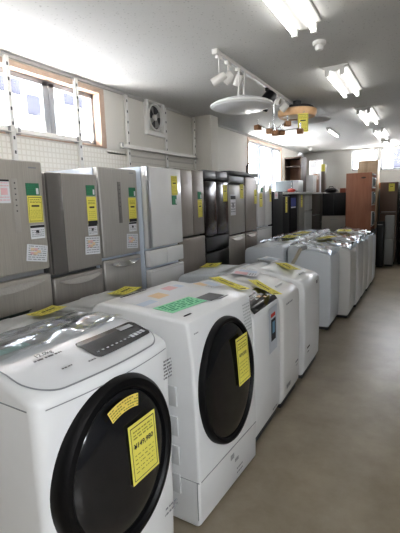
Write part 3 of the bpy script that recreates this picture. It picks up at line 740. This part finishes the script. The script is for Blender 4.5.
bm = BM(); box(bm, .0035, .0055, -WD/2+.014, WD/2-.014, .246, .250); box(bm, -.5, .002, -WD/2-.0008, -WD/2+.001, .246, .250); box(bm, -.012, -.009, -WD/2-.001, -WD/2+.001, .05, .246); finish(bm, 'panel_seam', GINK, t)
# moulded recesses of the side panel
bm = BM()
for z in (.16, .31, .46, .61): box(bm, -.165, -.105, -WD/2-.007, -WD/2+.002, z, z+.10, .006)
box(bm, -.178, -.174, -WD/2-.004, -WD/2+.002, .06, .92, .001)
finish(bm, 'side_ribs', WHITE_PATCH, t)
d_, Md = drum_door(t, (-.008, -.022, .650), R(3.2), .280, .328, RINGBLK, GLASSBLK, k=.90, ring=False, dep=.9)
price_tag(FRONT(.046, .07, .735, .03, .055), .135, .255, t, '¥99,800')
info_sheet(TOP(-.215, -.105, topz2(-.215)+.002, R(-4), .06), .29, .125, t, 'green_sticker', 'pale_green')
bm = BM(); rect(bm, TOP(-.17, .115, topz2(-.17)+.003, 0, .05), -.075, .075, -.05, .05, .0006, 0); rect(bm, TOP(-.11, .16, topz2(-.11)+.002, 0, .05), -.05, .05, -.006, .004, .0006, 1); finish(bm, 'dark_label', [mat('label_grey', (.16, .16, .17), .5), GINK], t)
bm = BM(); rect(bm, TOP(-.09, -.235, topz2(-.09)+.002, 0, .05), -.03, .03, -.006, .006, .0006, 0); finish(bm, 'maker_mark', INK, t)
bm = BM(); dashes(bm, FRONT(-.024, -.27, .965, 0, .1), -.018, .018, 0, .006)
dashes(bm, FRONT(.006, .10, .075), -.05, .02, 0, .008); dashes(bm, FRONT(.006, .10, .1), -.05, .02, 0, .008); dashes(bm, FRONT(.006, .0, .18), -.02, .02, .02, .03); dashes(bm, FRONT(.006, .05, .16), -.02, .02, .0, .02); finish(bm, 'front_lettering', GINK, t)
bm = BM(); 
for k in range(9): dashes(bm, FRONT(-.026+k*.0018, .262, .98-k*.018, 0, .1), -.045, .045, 0, .007, 0)
finish(bm, 'corner_print', mat('corner_grey', (.48, .49, .5), .6), t)
drape('lid_seam', INK, t, -.545, -.535, -.2, .02, topz2, .003, 2, 2)
bm = BM(); drape('top_sheet', PAPER, t, -.50, -.30, -.26, .22, topz2, .0025, 4, 6); bm.free()
for (x, y, w, h, m) in ((-.40, -.05, .10, .08, ORANGEP), (-.45, .12, .09, .07, PINKP), (-.36, -.20, .12, .05, BLUEP), (-.44, .2, .05, .06, BLUEP)):
    drape('printed_patch', m, t, x-h/2, x+h/2, y-w/2, y+w/2, topz2, .004, 2, 3)

# --- top loaders
def top_loader(label, xf, yc, w, dp, hf, hb, facing=1, m=WHITE, style='slope', rz=0, wrap=False, group=None, lidm=None, panel=True, name='top_loading_washing_machine'):
    t = thing(name, label, 'washing machine', (xf, yc, 0), (0 if facing > 0 else math.pi)+rz, group)
    prof = [(-dp, .04), (-.03, .04), (-.006, .09), (0, .40), (-.003, hf-.09), (-.010, hf-.035), (-.028, hf-.008), (-.06, hf+.008), (-dp*.45, hf+(hb-hf)*.62), (-dp+.13, hb-.012), (-dp+.09, hb+.008), (-dp+.02, hb+.008), (-dp, hb-.02)]
    bm = BM(); prism(bm, prof, -w/2, w/2, .022, 3, minang=30); finish(bm, 'cabinet_body', m, t, smooth=40)
    bx('plinth', DGREY, t, -dp+.03, -.03, -w/2+.02, w/2-.02, .008, .055, .004)
    feet(t, dp, w)
    def tz(x):
        P = prof[5:]
        for (xa, za), (xb, zb) in zip(P, P[1:]):
            if xb <= x <= xa: return za+(zb-za)*(xa-x)/max(1e-6, xa-xb)
        return hb
    # lid : a slab bowed across its width
    bm = BM(); g = {}; nx, ny = 10, 8; x0, x1 = -.10, -dp+.15
    for i in range(nx+1):
        for j in range(ny+1):
            x = x0+(x1-x0)*i/nx; v = j/ny*2-1; y = v*(w/2-.045); e = max(abs(i/nx*2-1), abs(v))
            z = tz(x)+.004+.016*(1-v**4)*(1-(i/nx*2-1)**6)
            g[i, j] = bm.verts.new((x, y, z))
    for i in range(nx):
        for j in range(ny): bm.faces.new([g[i, j], g[i+1, j], g[i+1, j+1], g[i, j+1]])
    lid = finish(bm, 'lid', lidm or m, t, smooth=180)
    bx('lid_handle', WHITE_PATCH, lid, -.125, -.10, -.07, .07, tz(-.11)+.002, tz(-.11)+.016, .005)
    if panel:
        drape('control_panel', mat('panel_silver', (.45, .46, .48), .3), t, -dp+.035, -dp+.085, -w/2+.05, w/2-.05, tz, .003, 2, 4)
    if wrap:
        W_ = drape('plastic_wrap', FILM, t, -dp+.01, .004, -w/2-.003, w/2+.003, tz, .022, 36, 36, .0045, .4, edge=.012, fr=40)
    return t, tz
GA = 'top loading washing machines in the aisle row'
# third and fourth and fifth of the front row
t, tz = top_loader('white top loading washing machine with black window panel and a poster sticker on its front', -.858, 2.512, .515, .56, .888, .985, 1, WHITE)
bm = BM()
g0 = drape('display_window', GLASSBLK, t, -.17, -.014, -.225, .23, tz, .016, 8, 6)
bm = BM()
for (y, x, w, h, mi) in ((.06, -.09, .05, .03, 0), (.12, -.10, .05, .04, 1), (.17, -.07, .05, .03, 1), (.0, -.08, .04, .02, 1), (.1, -.06, .03, .02, 0)):
    rect(bm, TOP(x, y, tz(x)+.0155, 0, .25), -w/2, w/2, -h/2, h/2, .0006, mi)
finish(bm, 'window_print', [ORANGEP, GREYPL], g0)
p = sheet('poster_sticker', FRONT(.002, .085, .70, .02), .165, .31, mat('sticker_paper', (.56, .59, .64), .4), t)
bm = BM(); Mq = FRONT(.002, .085, .70, .02); rect(bm, Mq, -.05, .04, .085, .11, .0022, 1); rect(bm, Mq, -.045, .05, -.08, .07, .0022, 0); rect(bm, Mq, -.02, .03, -.03, .05, .0026, 2); finish(bm, 'printed_picture', [INK, RINK, mat('steel_blue_print', (.16, .32, .45), .5)], p)
bm = BM(); dashes(bm, FRONT(.0008, .12, .12), -.05, .05, .0, .012); finish(bm, 'front_lettering', GINK, t)
t, tz = top_loader('narrow white top loading washing machine between the postered one and the rounded one', -.848, 3.035, .45, .55, .872, .98, 1, WHITE_WARM)
bm = BM(); dashes(bm, FRONT(.0008, -.09, .80), -.07, .09, 0, .012); rect(bm, FRONT(.0008, .13, .25), -.04, .04, .008, .022); dashes(bm, FRONT(.0008, .13, .235), -.03, .03, 0, .008); dashes(bm, FRONT(.0008, -.1, .16), -.05, .05, 0, .03); finish(bm, 'front_lettering', GINK, t)
t, tz = top_loader('white rounded top loading washing machine at the end of the front row, before the gap', -.835, 3.665, .56, .56, .862, .972, 1, WHITE)
bm = BM(); dashes(bm, FRONT(.0008, .13, .80), -.02, .03, 0, .03); rect(bm, FRONT(.0008, -.17, .26), -.04, .05, .008, .022); dashes(bm, FRONT(.0008, -.17, .235), -.03, .03, 0, .008); finish(bm, 'front_lettering', INK, t)
# second column, facing the refrigerators
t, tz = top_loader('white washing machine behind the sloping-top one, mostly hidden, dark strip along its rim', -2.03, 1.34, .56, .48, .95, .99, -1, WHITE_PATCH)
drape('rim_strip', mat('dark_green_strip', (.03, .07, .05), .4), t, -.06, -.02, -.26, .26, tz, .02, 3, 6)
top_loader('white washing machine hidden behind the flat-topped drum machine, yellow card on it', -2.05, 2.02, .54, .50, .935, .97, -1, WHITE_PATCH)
top_loader('white washing machine standing alone nearest the white refrigerator, yellow card on its lid', -1.98, 3.52, .60, .52, .895, .93, -1, WHITE_COOL)
# the second block : two columns back to back
GR, GL = 'washing machines of the far block on the aisle side', 'washing machines of the far block on the refrigerator side'
rows = [(5.12, .54, -.90, .905, .985), (5.72, .55, -.775, .90, .985), (6.31, .54, -.755, .92, 1.0), (6.88, .53, -.75, .90, .98), (7.45, .54, -.735, .93, 1.0), (7.93, .38, -.73, .90, .985)]
names_r = ['white washing machine at the near aisle corner of the far block, side fully in view', 'second white washing machine along the aisle side of the far block, set further out', 'third white washing machine along the aisle side of the far block, film covered', 'fourth white washing machine along the aisle side of the far block, film covered', 'fifth white washing machine along the aisle side of the far block', 'last narrow white washing machine on the aisle side, before the brown cabinet']
for k, (y, w, xf, hf, hb) in enumerate(rows):
    t, tz = top_loader(names_r[k], xf, y, w, .52 if k == 0 else .56, hf, hb, 1, [WHITE_COOL, WHITE_WARM, WHITE, WHITE_WARM, WHITE, WHITE_COOL][k], wrap=True, group=GR)
names_l = ['white washing machine at the near corner of the far block, refrigerator side, beside the hose', 'second washing machine on the refrigerator side of the far block, under film', 'third washing machine on the refrigerator side of the far block, under film', 'fourth washing machine on the refrigerator side of the far block, under film', 'last washing machine on the refrigerator side of the far block']
for k, (y, hb) in enumerate(((5.10, 1.0), (5.68, .99), (6.26, 1.0), (6.84, .98), (7.42, .99))):
    top_loader(names_l[k], -1.965, y, .54, .51, .965, hb, -1, [WHITE_COOL, WHITE, WHITE_WARM, WHITE, WHITE_COOL][k], wrap=k > 0, group=GL)
t = thing('drain_hose', 'beige drain hose hanging down between the two nearest machines of the far block', 'hose', (-1.33, 4.793, 0))
bm = BM(); pts = [(.10, -.005, .975), (.085, -.012, .965), (.07, -.02, .93), (.04, -.025, .87), (0, -.03, .80), (-.03, -.025, .7), (-.05, -.02, .5), (-.05, -.02, .02)]
tube(bm, pts, .020, 12); finish(bm, 'hose_pipe', mat('beige_hose', (.55, .52, .43), .5), t)
bm = BM(); tube(bm, [(.10, -.005, .975), (.125, .015, .985), (.15, .03, .99)], .023, 12); finish(bm, 'hose_cuff', GREYPL, t)

# loose yellow cards lying on the machines
def card(label, x, y, z, ang, w, h, slope=0.):
    o = thing('price_card', label, 'card', (x, y, z), 0, 'yellow price cards lying on washing machines')
    Mx = TOP(0, 0, 0, ang, slope)
    s = sheet('card_sheet', Mx, w, h, YELLOW, o, curl=.004)
    bm = BM(); M2 = Mx @ Matrix.Translation((0, 0, .0045))
    rect(bm, M2, -w*.46, -w*.42, -h*.42, h*.42); 
    for v in (-.28, -.1, .12, .3): dashes(bm, M2, -w*.38, w*.42, v*h, h*.05, 1, .6)
    rect(bm, M2, -w*.2, w*.3, -h*.03, h*.06)
    finish(bm, 'printed_text', [INK, OINK], o)
    return o
card('yellow price card lying behind the nearest sloping-top machine', -1.75, 1.51, 1.005, R(8), .20, .10)
card('yellow price card on the machine behind the flat-topped drum machine', -1.74, 2.16, .982, R(10), .24, .13)
card('long yellow price card slanting across the lid just past the pale green sticker', -1.185, 2.615, .982, R(63), .35, .09, .12)
card('yellow price card slanting beside the black window panel of the postered machine', -.965, 2.735, .946, R(54), .31, .085, .2)
card('yellow price card on the rounded machine that ends the front row', -1.05, 3.60, .957, R(45), .26, .12, .13)
card('yellow price card on the lone machine by the white refrigerator', -1.80, 3.57, .940, R(12), .27, .16, -.05)
card('yellow price card on the far block, second machine of the refrigerator side', -1.63, 5.70, 1.03, R(5), .40, .16)
card('yellow price card on the far block, second machine of the aisle side', -1.15, 5.82, 1.015, R(-12), .42, .14)
card('yellow price card on the far block, fourth machine of the aisle side', -1.1, 6.97, 1.02, R(6), .4, .2)
card('yellow price card on the far block, third machine of the refrigerator side', -1.62, 6.32, 1.035, R(-8), .40, .16)
def leaflet(label, x, y, z, ang, w, h, m, slope=.12):
    o = thing('leaflet', label, 'leaflet', (x, y, z)); Mx = TOP(0, 0, 0, ang, slope)
    s = sheet('sheet', Mx, w, h, PAPER, o, curl=.004); bm = BM(); M2 = Mx @ Matrix.Translation((0, 0, .0045))
    rect(bm, M2, -w*.4, 0, -h*.1, h*.4, mi=0); rect(bm, M2, w*.06, w*.4, -h*.4, h*.3, mi=1)
    for v in (-.2, -.3, -.4): dashes(bm, M2, -w*.4, 0, v*h, h*.04, 2)
    finish(bm, 'printed_picture', [m, BLUEP, GINK], o)
leaflet('white leaflet with an orange picture at the back of the postered machine', -1.28, 2.46, .995, R(-15), .22, .16, ORANGEP)
leaflet('white leaflet with a pink picture on the narrow machine', -1.22, 3.03, .987, R(12), .22, .2, PINKP)
leaflet('white leaflet with a pale blue picture on the rounded machine', -1.275, 3.76, .990, R(-8), .22, .16, BLUEP)

# ------------------------------------------------------------------ furniture at the back
t = thing('shelf_unit', 'tall reddish-brown shelf unit seen from its side, behind the far washing machines', 'shelf unit', (-1.19, 9.2, 0))
bm = BM(); box(bm, -.25, .25, 0, .022, 0, 2.03, .003); finish(bm, 'side_panel', W_RED, t)
bm = BM(); lathe(bm, [(0, 0), (.028, 0), (.028, .003), (0, .003)], 20, 1.6, .6, mtx=Matrix.Translation((.09, -.0005, 1.93)) @ Matrix.Rotation(R(90), 4, 'X')); finish(bm, 'hand_hole', W_DARK, t)
bx('side_panel', W_RED, t, -.25, .25, .78, .80, 0, 2.03, .003)
bx('back_panel', W_RED, t, -.25, -.235, .022, .78, .03, 2.0, 0)
for z in (.06, .48, .92, 1.36, 1.72, 2.0): bx('shelf', mat('pale_shelf', (.6, .6, .58), .5), t, -.235, .245, .022, .78, z, z+.022, .002)
k = 0
for z, h, lab in ((0.504, .3, 'white microwave oven on the second shelf of the reddish-brown unit'), (0.944, .28, 'white microwave oven on the third shelf of the reddish-brown unit'), (1.384, .26, 'white microwave oven on the fourth shelf of the reddish-brown unit'), (1.744, .2, 'small white microwave oven on the highest loaded shelf of the reddish-brown unit')):
    microwave(lab, (-.93, 9.6, z), 0, .46, h, .36, WHITE_PATCH, mat('grey_glass', (.20, .23, .24), .2), 'microwave ovens in the shelf unit')
t = thing('wooden_wardrobe', 'pale wood wardrobe rising behind the reddish-brown shelf unit', 'wardrobe', (-1.13, 10.12, 0))
bx('carcass', W_LIGHT, t, -.21, .21, .02, .45, .04, 2.34, .003); bx('plinth', W_DARK, t, -.2, .2, .04, .43, 0, .04, .002)
for s in (-1, 1):
    p = bx('door', W_LIGHT, t, min(0, s*.208)+.002, max(0, s*.208)-.002, 0, .018, .06, 2.33, .003); bx('handle', CHROME, p, s*.03-.006, s*.03+.006, -.02, 0, 1.0, 1.2, .003)
# dark cabinet on a pale one, back left
t = thing('pale_chest', 'pale low chest under the black cabinet by the back wall', 'chest', (-1.83, 10.0, 0))
bx('chest_body', mat('pale_chest', (.48, .46, .42), .5), t, -.27, .27, .02, .5, .03, 1.13, .006)
for z0, z1 in ((.05, .40), (.41, .76), (.77, 1.12)):
    p = bx('drawer', mat('pale_chest', (.48, .46, .42), .5), t, -.262, .262, 0, .022, z0, z1, .004); bx('handle', GREYPL, p, -.08, .08, -.012, 0, z1-.08, z1-.065, .003)
t = thing('black_cabinet', 'black cabinet standing on the pale chest by the back wall', 'cabinet', (-1.83, 10.02, 1.132))
bx('cabinet_body', BLACK, t, -.26, .26, .015, .45, 0, .52, .005)
for s in (-1, 1): bx('door', mat('charcoal_door', (.016, .017, .02), .35), t, min(0, s*.256)+.002, max(0, s*.256)-.002, 0, .016, .012, .508, .004)
t = thing('dark_bag', 'crumpled black bag lying on the black cabinet', 'bag', (-1.93, 10.2, 1.653))
bm = BM(); bmesh.ops.create_icosphere(bm, subdivisions=3, radius=.13)
for v in bm.verts: v.co *= 1+random.uniform(-.1, .1); v.co.x *= 1.2; v.co.z = max(-.06, v.co.z*.5)+.06
finish(bm, 'bag_body', BLACK, t)
bm = BM(); tube(bm, [(-.06, 0, .10), (-.04, 0, .15), (.04, 0, .15), (.06, 0, .10)], .01, 8); finish(bm, 'handle', DGREY, t)
carton('small red-brown carton on the black cabinet beside the bag', -1.72, -1.6, 10.15, 10.3, 1.653, .10, mat('redbrown_carton', (.25, .07, .04), .5))
# right edge of the far wall
t = thing('refrigerator', 'dark brown refrigerator with one yellow tag at the right picture edge', 'refrigerator', (-.64, 10.3, 0))
bx('cabinet_body', DKSIDE, t, -.235, .13, .06, .60, .05, 1.85, .006)
for z0, z1, nm in ((1.16, 1.85, 'door'), (.62, 1.15, 'drawer'), (.06, .61, 'drawer')):
    p = bx(nm, BROWNST, t, -.235, .13, 0, .056, z0, z1, .01); bx('handle', GREYPL, p, -.2, .1, -.01, 0, z0+.02, z0+.04, .003)
bx('plinth', BLACK, t, -.22, .11, .05, .55, 0, .05, .003)
price_tag(frame((.0, -.002, 1.73), (1, 0, 0), (0, 0, 1)), .12, .17, t)
t = thing('refrigerator', 'dark green-black refrigerator at the very right picture edge', 'refrigerator', (-.28, 10.3, 0))
bx('cabinet_body', BLACK, t, -.2, .3, .06, .60, .05, 1.78, .006)
for z0, z1, nm in ((1.0, 1.78, 'door'), (.06, .99, 'drawer')):
    p = bx(nm, BLKDOOR, t, -.2, .3, 0, .056, z0, z1, .01); bx('handle', GREYPL, p, -.17, .27, -.01, 0, z1-.05, z1-.03, .003)
bx('plinth', BLACK, t, -.18, .28, .05, .55, 0, .05, .003)
t = thing('slim_refrigerator', 'low slim pale grey refrigerator standing before the dark brown one', 'refrigerator', (-.635, 9.93, 0))
bx('cabinet_body', mat('pale_grey_body', (.30, .31, .31), .45), t, -.09, .09, .04, .33, .04, 1.12, .006)
for z0, z1 in ((.62, 1.115), (.05, .61)):
    p = bx('door', mat('pale_grey_front', (.34, .35, .35), .4), t, -.09, .09, 0, .038, z0, z1, .008); bx('handle', GREYPL, p, -.07, -.05, -.012, 0, z0+.15, z1-.15, .004)
bx('plinth', BLACK, t, -.08, .08, .05, .31, 0, .04, .003)
t = thing('dark_shop_refrigerator', 'dark steel refrigerator standing beside the open side of the shelf unit', 'refrigerator', (-.80, 8.95, 0))
t.location = (-.735, 9.75, 0)
bx('cabinet_body', BLACK, t, -.14, .0, .05, .34, .04, 1.0, .006); p = bx('door', mat('charcoal_door', (.016, .017, .02), .35), t, -.14, .0, 0, .048, .05, .99, .008); bx('handle', GREYPL, p, -.12, -.02, -.012, 0, .93, .95, .004)
bx('plinth', BLACK, t, -.13, -.01, .05, .32, 0, .04, .003)
t = thing('steel_rack', 'dim grey steel rack with glass doors left of the dark brown refrigerator', 'rack', (-.965, 10.62, 0))
bx('rack_body', TAUPE, t, -.075, .075, .03, .5, .04, 1.72, .005); p = bx('door', mat('grey_glass', (.2, .23, .24), .2), t, -.07, .07, 0, .028, .06, 1.70, .005); bx('handle', CHROME, p, .04, .055, -.02, 0, .8, 1.1, .004)
carton('orange-brown carton on top of the steel rack beside the pale wardrobe', -1.03, -.90, 10.66, 10.8, 1.722, .13, mat('orange_carton', (.45, .18, .06), .5))

# ------------------------------------------------------------------ ceiling things
TUBE = mat('fluorescent_tube', (1, .99, .96), .4, emit=6.)
HOUS = mat('light_housing', (.70, .70, .68), .4)
GLT = 'twin tube ceiling lights'
lab = ['twin tube ceiling light cut off by the top of the picture, nearest the viewer', 'second twin tube ceiling light, just past the smoke detector', 'third twin tube ceiling light along the aisle', 'fourth twin tube ceiling light along the aisle', 'last twin tube ceiling light, next to the back windows']
for k, (y0, y1) in enumerate(((1.85, 3.05), (4.13, 5.15), (6.2, 7.3), (8.22, 9.35), (10.0, 11.1))):
    t = thing('ceiling_light', lab[k], 'ceiling light', (-.77, (y0+y1)/2, CEIL), 0, GLT); L_ = (y1-y0)/2
    bm = BM(); prism(bm, [(-.115, 0), (.115, 0), (.115, -.012), (.02, -.045), (-.02, -.045), (-.115, -.012)], -L_, L_, .004, 1); finish(bm, 'housing', HOUS, t)
    for s in (-1, 1):
        bm = BM(); tube(bm, [(s*.066, -L_+.03, -.062), (s*.066, L_-.03, -.062)], .0165, 14); finish(bm, 'lamp_tube', TUBE, t)
        for e in (-1, 1): bx('lamp_holder', HOUS, t, s*.066-.02, s*.066+.02, e*(L_-.015)-.015, e*(L_-.015)+.015, -.085, -.02, .004)
t = thing('single_ceiling_light', 'short single tube ceiling light beyond the track lamps', 'ceiling light', (-1.5, 8.0, CEIL))
bx('housing', HOUS, t, -.03, .03, -.45, .5, -.03, 0, .004)
bm = BM(); tube(bm, [(0, -.42, -.05), (0, .46, -.05)], .014, 14); finish(bm, 'lamp_tube', TUBE, t)
for e in (-1, 1): bx('lamp_holder', HOUS, t, -.016, .016, e*.455+.02-.012, e*.455+.02+.012, -.066, -.028, .003)
DETM = mat('detector_white', (.75, .75, .73), .4)
for (x, y, l_, s) in ((-.76, 3.46, 'small round white smoke detector between the first two tube lights', 1.), (-2.45, 10.3, 'tiny white smoke detector on the ceiling by the back wall', 1.)):
    t = thing('smoke_detector', l_, 'smoke detector', (x, y, CEIL), 0, 'smoke detectors')
    bm = BM(); lathe(bm, [(0, 0), (.05, 0), (.05, -.018), (.042, -.026), (0, -.026)], 32); finish(bm, 'mounting_plate', DETM, t)
    bm = BM(); lathe(bm, [(.032, -.026), (.034, -.045), (.026, -.062), (0, -.066)], 32); finish(bm, 'sensor_dome', DETM, t)

TRM = mat('track_white', (.62, .61, .59), .45)
t = thing('track_rail', 'long white lighting track on the ceiling above the machines', 'track rail', (-1.5, 4.92, CEIL))
bx('rail', TRM, t, -.015, .015, -1.72, 1.78, -.028, 0, .003)
bm = BM(); box(bm, -.007, .007, -1.70, 1.76, -.0295, -.026); finish(bm, 'rail_slot', GREYPL, t)
bx('feed_box', TRM, t, -.024, .024, -1.78, -1.71, -.04, 0, .005)
def spot(label, y, az, el, m, L=.13, r=.034, stem=.10, x=-1.5, group='white spotlights on the track'):
    t = thing('track_spotlight', label, 'spotlight', (x, y, CEIL-.0305), 0, group)
    bx('adapter', m, t, -.015, .015, -.04, .04, -.03, 0, .004)
    bm = BM(); tube(bm, [(0, 0, -.02), (0, 0, -.03-stem)], .006, 10); finish(bm, 'stem', m, t)
    Mh = Matrix.Translation((0, 0, -.045-stem)) @ Matrix.Rotation(az, 4, 'Z') @ Matrix.Rotation(R(90)+el, 4, 'Y')
    bm = BM(); lathe(bm, [(0, -L*.45), (r*.75, -L*.45), (r*.92, -L*.35), (r, L*.5), (r*.9, L*.5), (r*.8, L*.3), (0, L*.3)], 24, mtx=Mh); finish(bm, 'lamp_head', m, t)
    bm = BM(); lathe(bm, [(0, L*.31), (r*.8, L*.31), (r*.5, L*.36), (0, L*.37)], 24, mtx=Mh); finish(bm, 'bulb', mat('bulb_off', (.35, .33, .3), .2), t)
    return t
spot('white spotlight nearest the feed end of the track, pointing left', 3.22, R(195), R(28), TRM, stem=.13)
spot('second white spotlight on the track with flared head', 3.40, R(200), R(45), TRM, L=.10, r=.04, stem=.08)
spot('third white spotlight on the track, just above the big round lamp', 3.62, R(160), R(60), TRM, L=.10, r=.035, stem=.05)
spot('black spotlight hanging from the track behind the big round lamp', 4.41, R(215), R(50), BLACK, L=.19, r=.072, stem=.07, group=None)
spot('white spotlight just past the black one on the track', 4.75, R(-20), R(20), TRM, L=.10, r=.04, stem=.02)
spot('white spotlight above the hanging chandelier', 5.02, R(170), R(40), TRM, L=.10, r=.045, stem=.03)
# big round lamp
t = thing('round_ceiling_lamp', 'big round white disc lamp hanging below the track', 'lamp', (-1.475, 3.62, 2.385))
bm = BM(); lathe(bm, [(0, -.035), (.12, -.034), (.21, -.026), (.262, -.008), (.272, .006), (.27, .02), (.25, .032), (.2, .05), (.06, .062), (0, .062)], 64); finish(bm, 'lamp_shade', mat('lamp_white', (.78, .79, .81), .45, coat=.2), t)
bm = BM(); lathe(bm, [(.266, -.002), (.279, .004), (.279, .016), (.266, .022)], 64); finish(bm, 'rim', mat('lamp_rim', (.75, .75, .75), .35), t)
for s in (-1, 1):
    bm = BM(); tube(bm, [(.0, s*.06, .06), (.0, s*.06, .12), (.01, s*.06, .31)], [.016, .008, .005], 10); finish(bm, 'hanging_stem', TRM, t)
# wood-rimmed lamp
t = thing('wood_rimmed_lamp', 'round ceiling lamp with pale wooden rim and a yellow tag', 'lamp', (-1.43, 5.32, 2.60))
bm = BM(); lathe(bm, [(.17, -.045), (.215, -.05), (.235, -.02), (.235, .03), (.21, .04), (.17, .035)], 56); finish(bm, 'wooden_rim', W_RIM, t)
bm = BM(); lathe(bm, [(0, -.05), (.12, -.048), (.175, -.04), (.18, -.03), (0, .0)], 56); finish(bm, 'diffuser', mat('warm_diffuser', (.80, .66, .50), .5), t)
bm = BM(); lathe(bm, [(0, .036), (.21, .036), (.19, .07), (.05, .10), (.05, .14), (0, .14)], 48); finish(bm, 'top_plate', DGREY, t)
t2 = thing('hanging_price_tag', 'yellow price tag hanging from the wood-rimmed ceiling lamp', 'tag', (-1.30, 5.10, 2.545))
price_tag(frame((0, 0, -.105), (1, .35, 0), (0, 0, 1)), .12, .21, t2, name='tag_card')
bm = BM(); tube(bm, [(0, 0, 0), (.002, .0, .012), (.01, .03, .03)], .003, 6); finish(bm, 'string', GREYPL, t2)
t = thing('white_disc_lamp', 'white disc ceiling lamp just behind the wood-rimmed one', 'lamp', (-1.43, 5.95, 2.60))
bm = BM(); lathe(bm, [(0, -.02), (.2, -.018), (.27, 0), (.27, .012), (.2, .03), (0, .04)], 56); finish(bm, 'lamp_shade', mat('lamp_rim', (.75, .75, .75), .35), t)
bm = BM(); lathe(bm, [(.05, .03), (.05, .11), (0, .11)], 24); finish(bm, 'ceiling_mount', TRM, t)
# chandelier with six wooden blocks
t = thing('chandelier', 'chrome chandelier with six small wooden block shades hanging from the track', 'chandelier', (-1.492, 4.58, 2.311))
bm = BM(); tube(bm, [(0, 0, 0), (0, 0, .398)], .009, 12); finish(bm, 'rod', CHROME, t)
bm = BM(); lathe(bm, [(0, -.03), (.03, -.025), (.045, 0), (.03, .03), (.012, .04)], 28); finish(bm, 'hub', CHROME, t)
for (x, y, dz) in ((-.22, .10, .095), (.0, -.13, -.0), (.09, -.23, -.04), (.075, .05, .0), (.125, .11, .10), (.29, .02, -.01)):
    bm = BM(); tube(bm, [(0, 0, 0), (x*.5, y*.5, dz*.5-.01), (x, y, dz)], .006, 10); tube(bm, [(x, y, dz-.02), (x, y, dz+.055)], .009, 10); ar = finish(bm, 'arm', CHROME, t)
    Mz = Matrix.Translation((x, y, dz-.035)) @ Matrix.Rotation(math.atan2(y, x), 4, 'Z')
    bm = BM(); box(bm, -.032, .032, -.032, .032, -.025, .028, .005, mtx=Mz); finish(bm, 'wood_shade', W_BLOCK, ar)

# ------------------------------------------------------------------ outside
FAC = mat('facade', (.55, .56, .6), .8, noise=.04); BLUEWIN = mat('blue_glass', (.032, .033, .043), .9, spec=0.)
t = thing('neighbour_building', 'pale building with bluish windows outside the big window', 'building', (-8.5, 4.0, -1.0))
bx('facade', FAC, t, -.5, 0, -5, 14, -2, 9.2, .02)
for (y0, y1, z0, z1) in ((-2.6, -1.2, 3.6, 5.0), (-.2, 1.0, 4.2, 5.4), (-2.6, -1.2, 1.0, 2.4), (-.2, 1.0, 1.2, 2.4), (2.3, 3.15, 5.15, 6.1), (3.3, 3.9, 4.75, 5.25), (4.5, 5.2, 5.2, 5.7)):
    p = bx('facade_window', BLUEWIN, t, -.02, .02, y0, y1, z0, z1, .01); bx('window_sill', ALU, p, 0, .08, y0-.05, y1+.05, z0-.08, z0, .01)
bx('parapet', ALU, t, -.6, .1, -5.1, 14.1, 9.2, 9.5, .02)
t = thing('distant_building', 'pale building with a blue window outside the back windows', 'building', (0, 18, -1.0))
bx('facade', FAC, t, -5, 5, 0, .5, -2, 6.2, .02); bx('parapet', ALU, t, -5.1, 5.1, -.1, .6, 6.2, 6.45, .02)
for x0 in (-1.1, 1.2): 
    p = bx('facade_window', BLUEWIN, t, x0, x0+.45, -.02, .02, 3.6, 4.5, .01); bx('window_sill', ALU, p, x0-.05, x0+.5, -.08, 0, 3.5, 3.6, .01)

# ------------------------------------------------------------------ light
w = bpy.data.worlds.new('sky'); scene.world = w; w.use_nodes = True
wt = w.node_tree; bg = wt.nodes['Background']; bg.inputs['Strength'].default_value = 20.
tcw = wt.nodes.new('ShaderNodeTexCoord'); spw = wt.nodes.new('ShaderNodeSeparateXYZ'); rw = wt.nodes.new('ShaderNodeValToRGB')
mw = wt.nodes.new('ShaderNodeMapRange'); mw.inputs[1].default_value = -1; mw.inputs[2].default_value = 1
wt.links.new(tcw.outputs['Generated'], spw.inputs[0]); wt.links.new(spw.outputs['Z'], mw.inputs[0]); wt.links.new(mw.outputs[0], rw.inputs['Fac'])
e = rw.color_ramp.elements; e[0].position = .44; e[0].color = (1.75, 1.72, 1.68, 1); e[1].position = .54; e[1].color = (.92, .96, 1, 1)   # sunlit street below, sky above
wt.links.new(rw.outputs['Color'], bg.inputs['Color'])
def portal(loc, rot, sx, sy):
    L_ = bpy.data.lights.new('portal', 'AREA'); L_.shape = 'RECTANGLE'; L_.size = sx; L_.size_y = sy; L_.cycles.is_portal = True
    o = bpy.data.objects.new('portal', L_); COL.objects.link(o); o.location = loc; o.rotation_euler = rot
portal((XW-.17, (W1[0]+W1[1])/2, (W1[2]+W1[3])/2), (0, R(-90), 0), W1[3]-W1[2], W1[1]-W1[0])
portal((XW-.17, (W2[0]+W2[1])/2, (W2[2]+W2[3])/2), (0, R(-90), 0), W2[3]-W2[2], W2[1]-W2[0])
portal(((B1[0]+B1[1])/2, YB+.17, (B1[2]+B1[3])/2), (R(-90), 0, 0), B1[1]-B1[0], B1[3]-B1[2])
portal(((B2[0]+B2[1])/2, YB+.17, (B2[2]+B2[3])/2), (R(-90), 0, 0), B2[1]-B2[0], B2[3]-B2[2])
portal((XR+.17, (WF[0]+WF[1])/2, (WF[2]+WF[3])/2), (0, R(90), 0), WF[3]-WF[2], WF[1]-WF[0])
scene.view_settings.view_transform = 'Standard'
scene.view_settings.look = 'Medium High Contrast'
scene.view_settings.exposure = .17
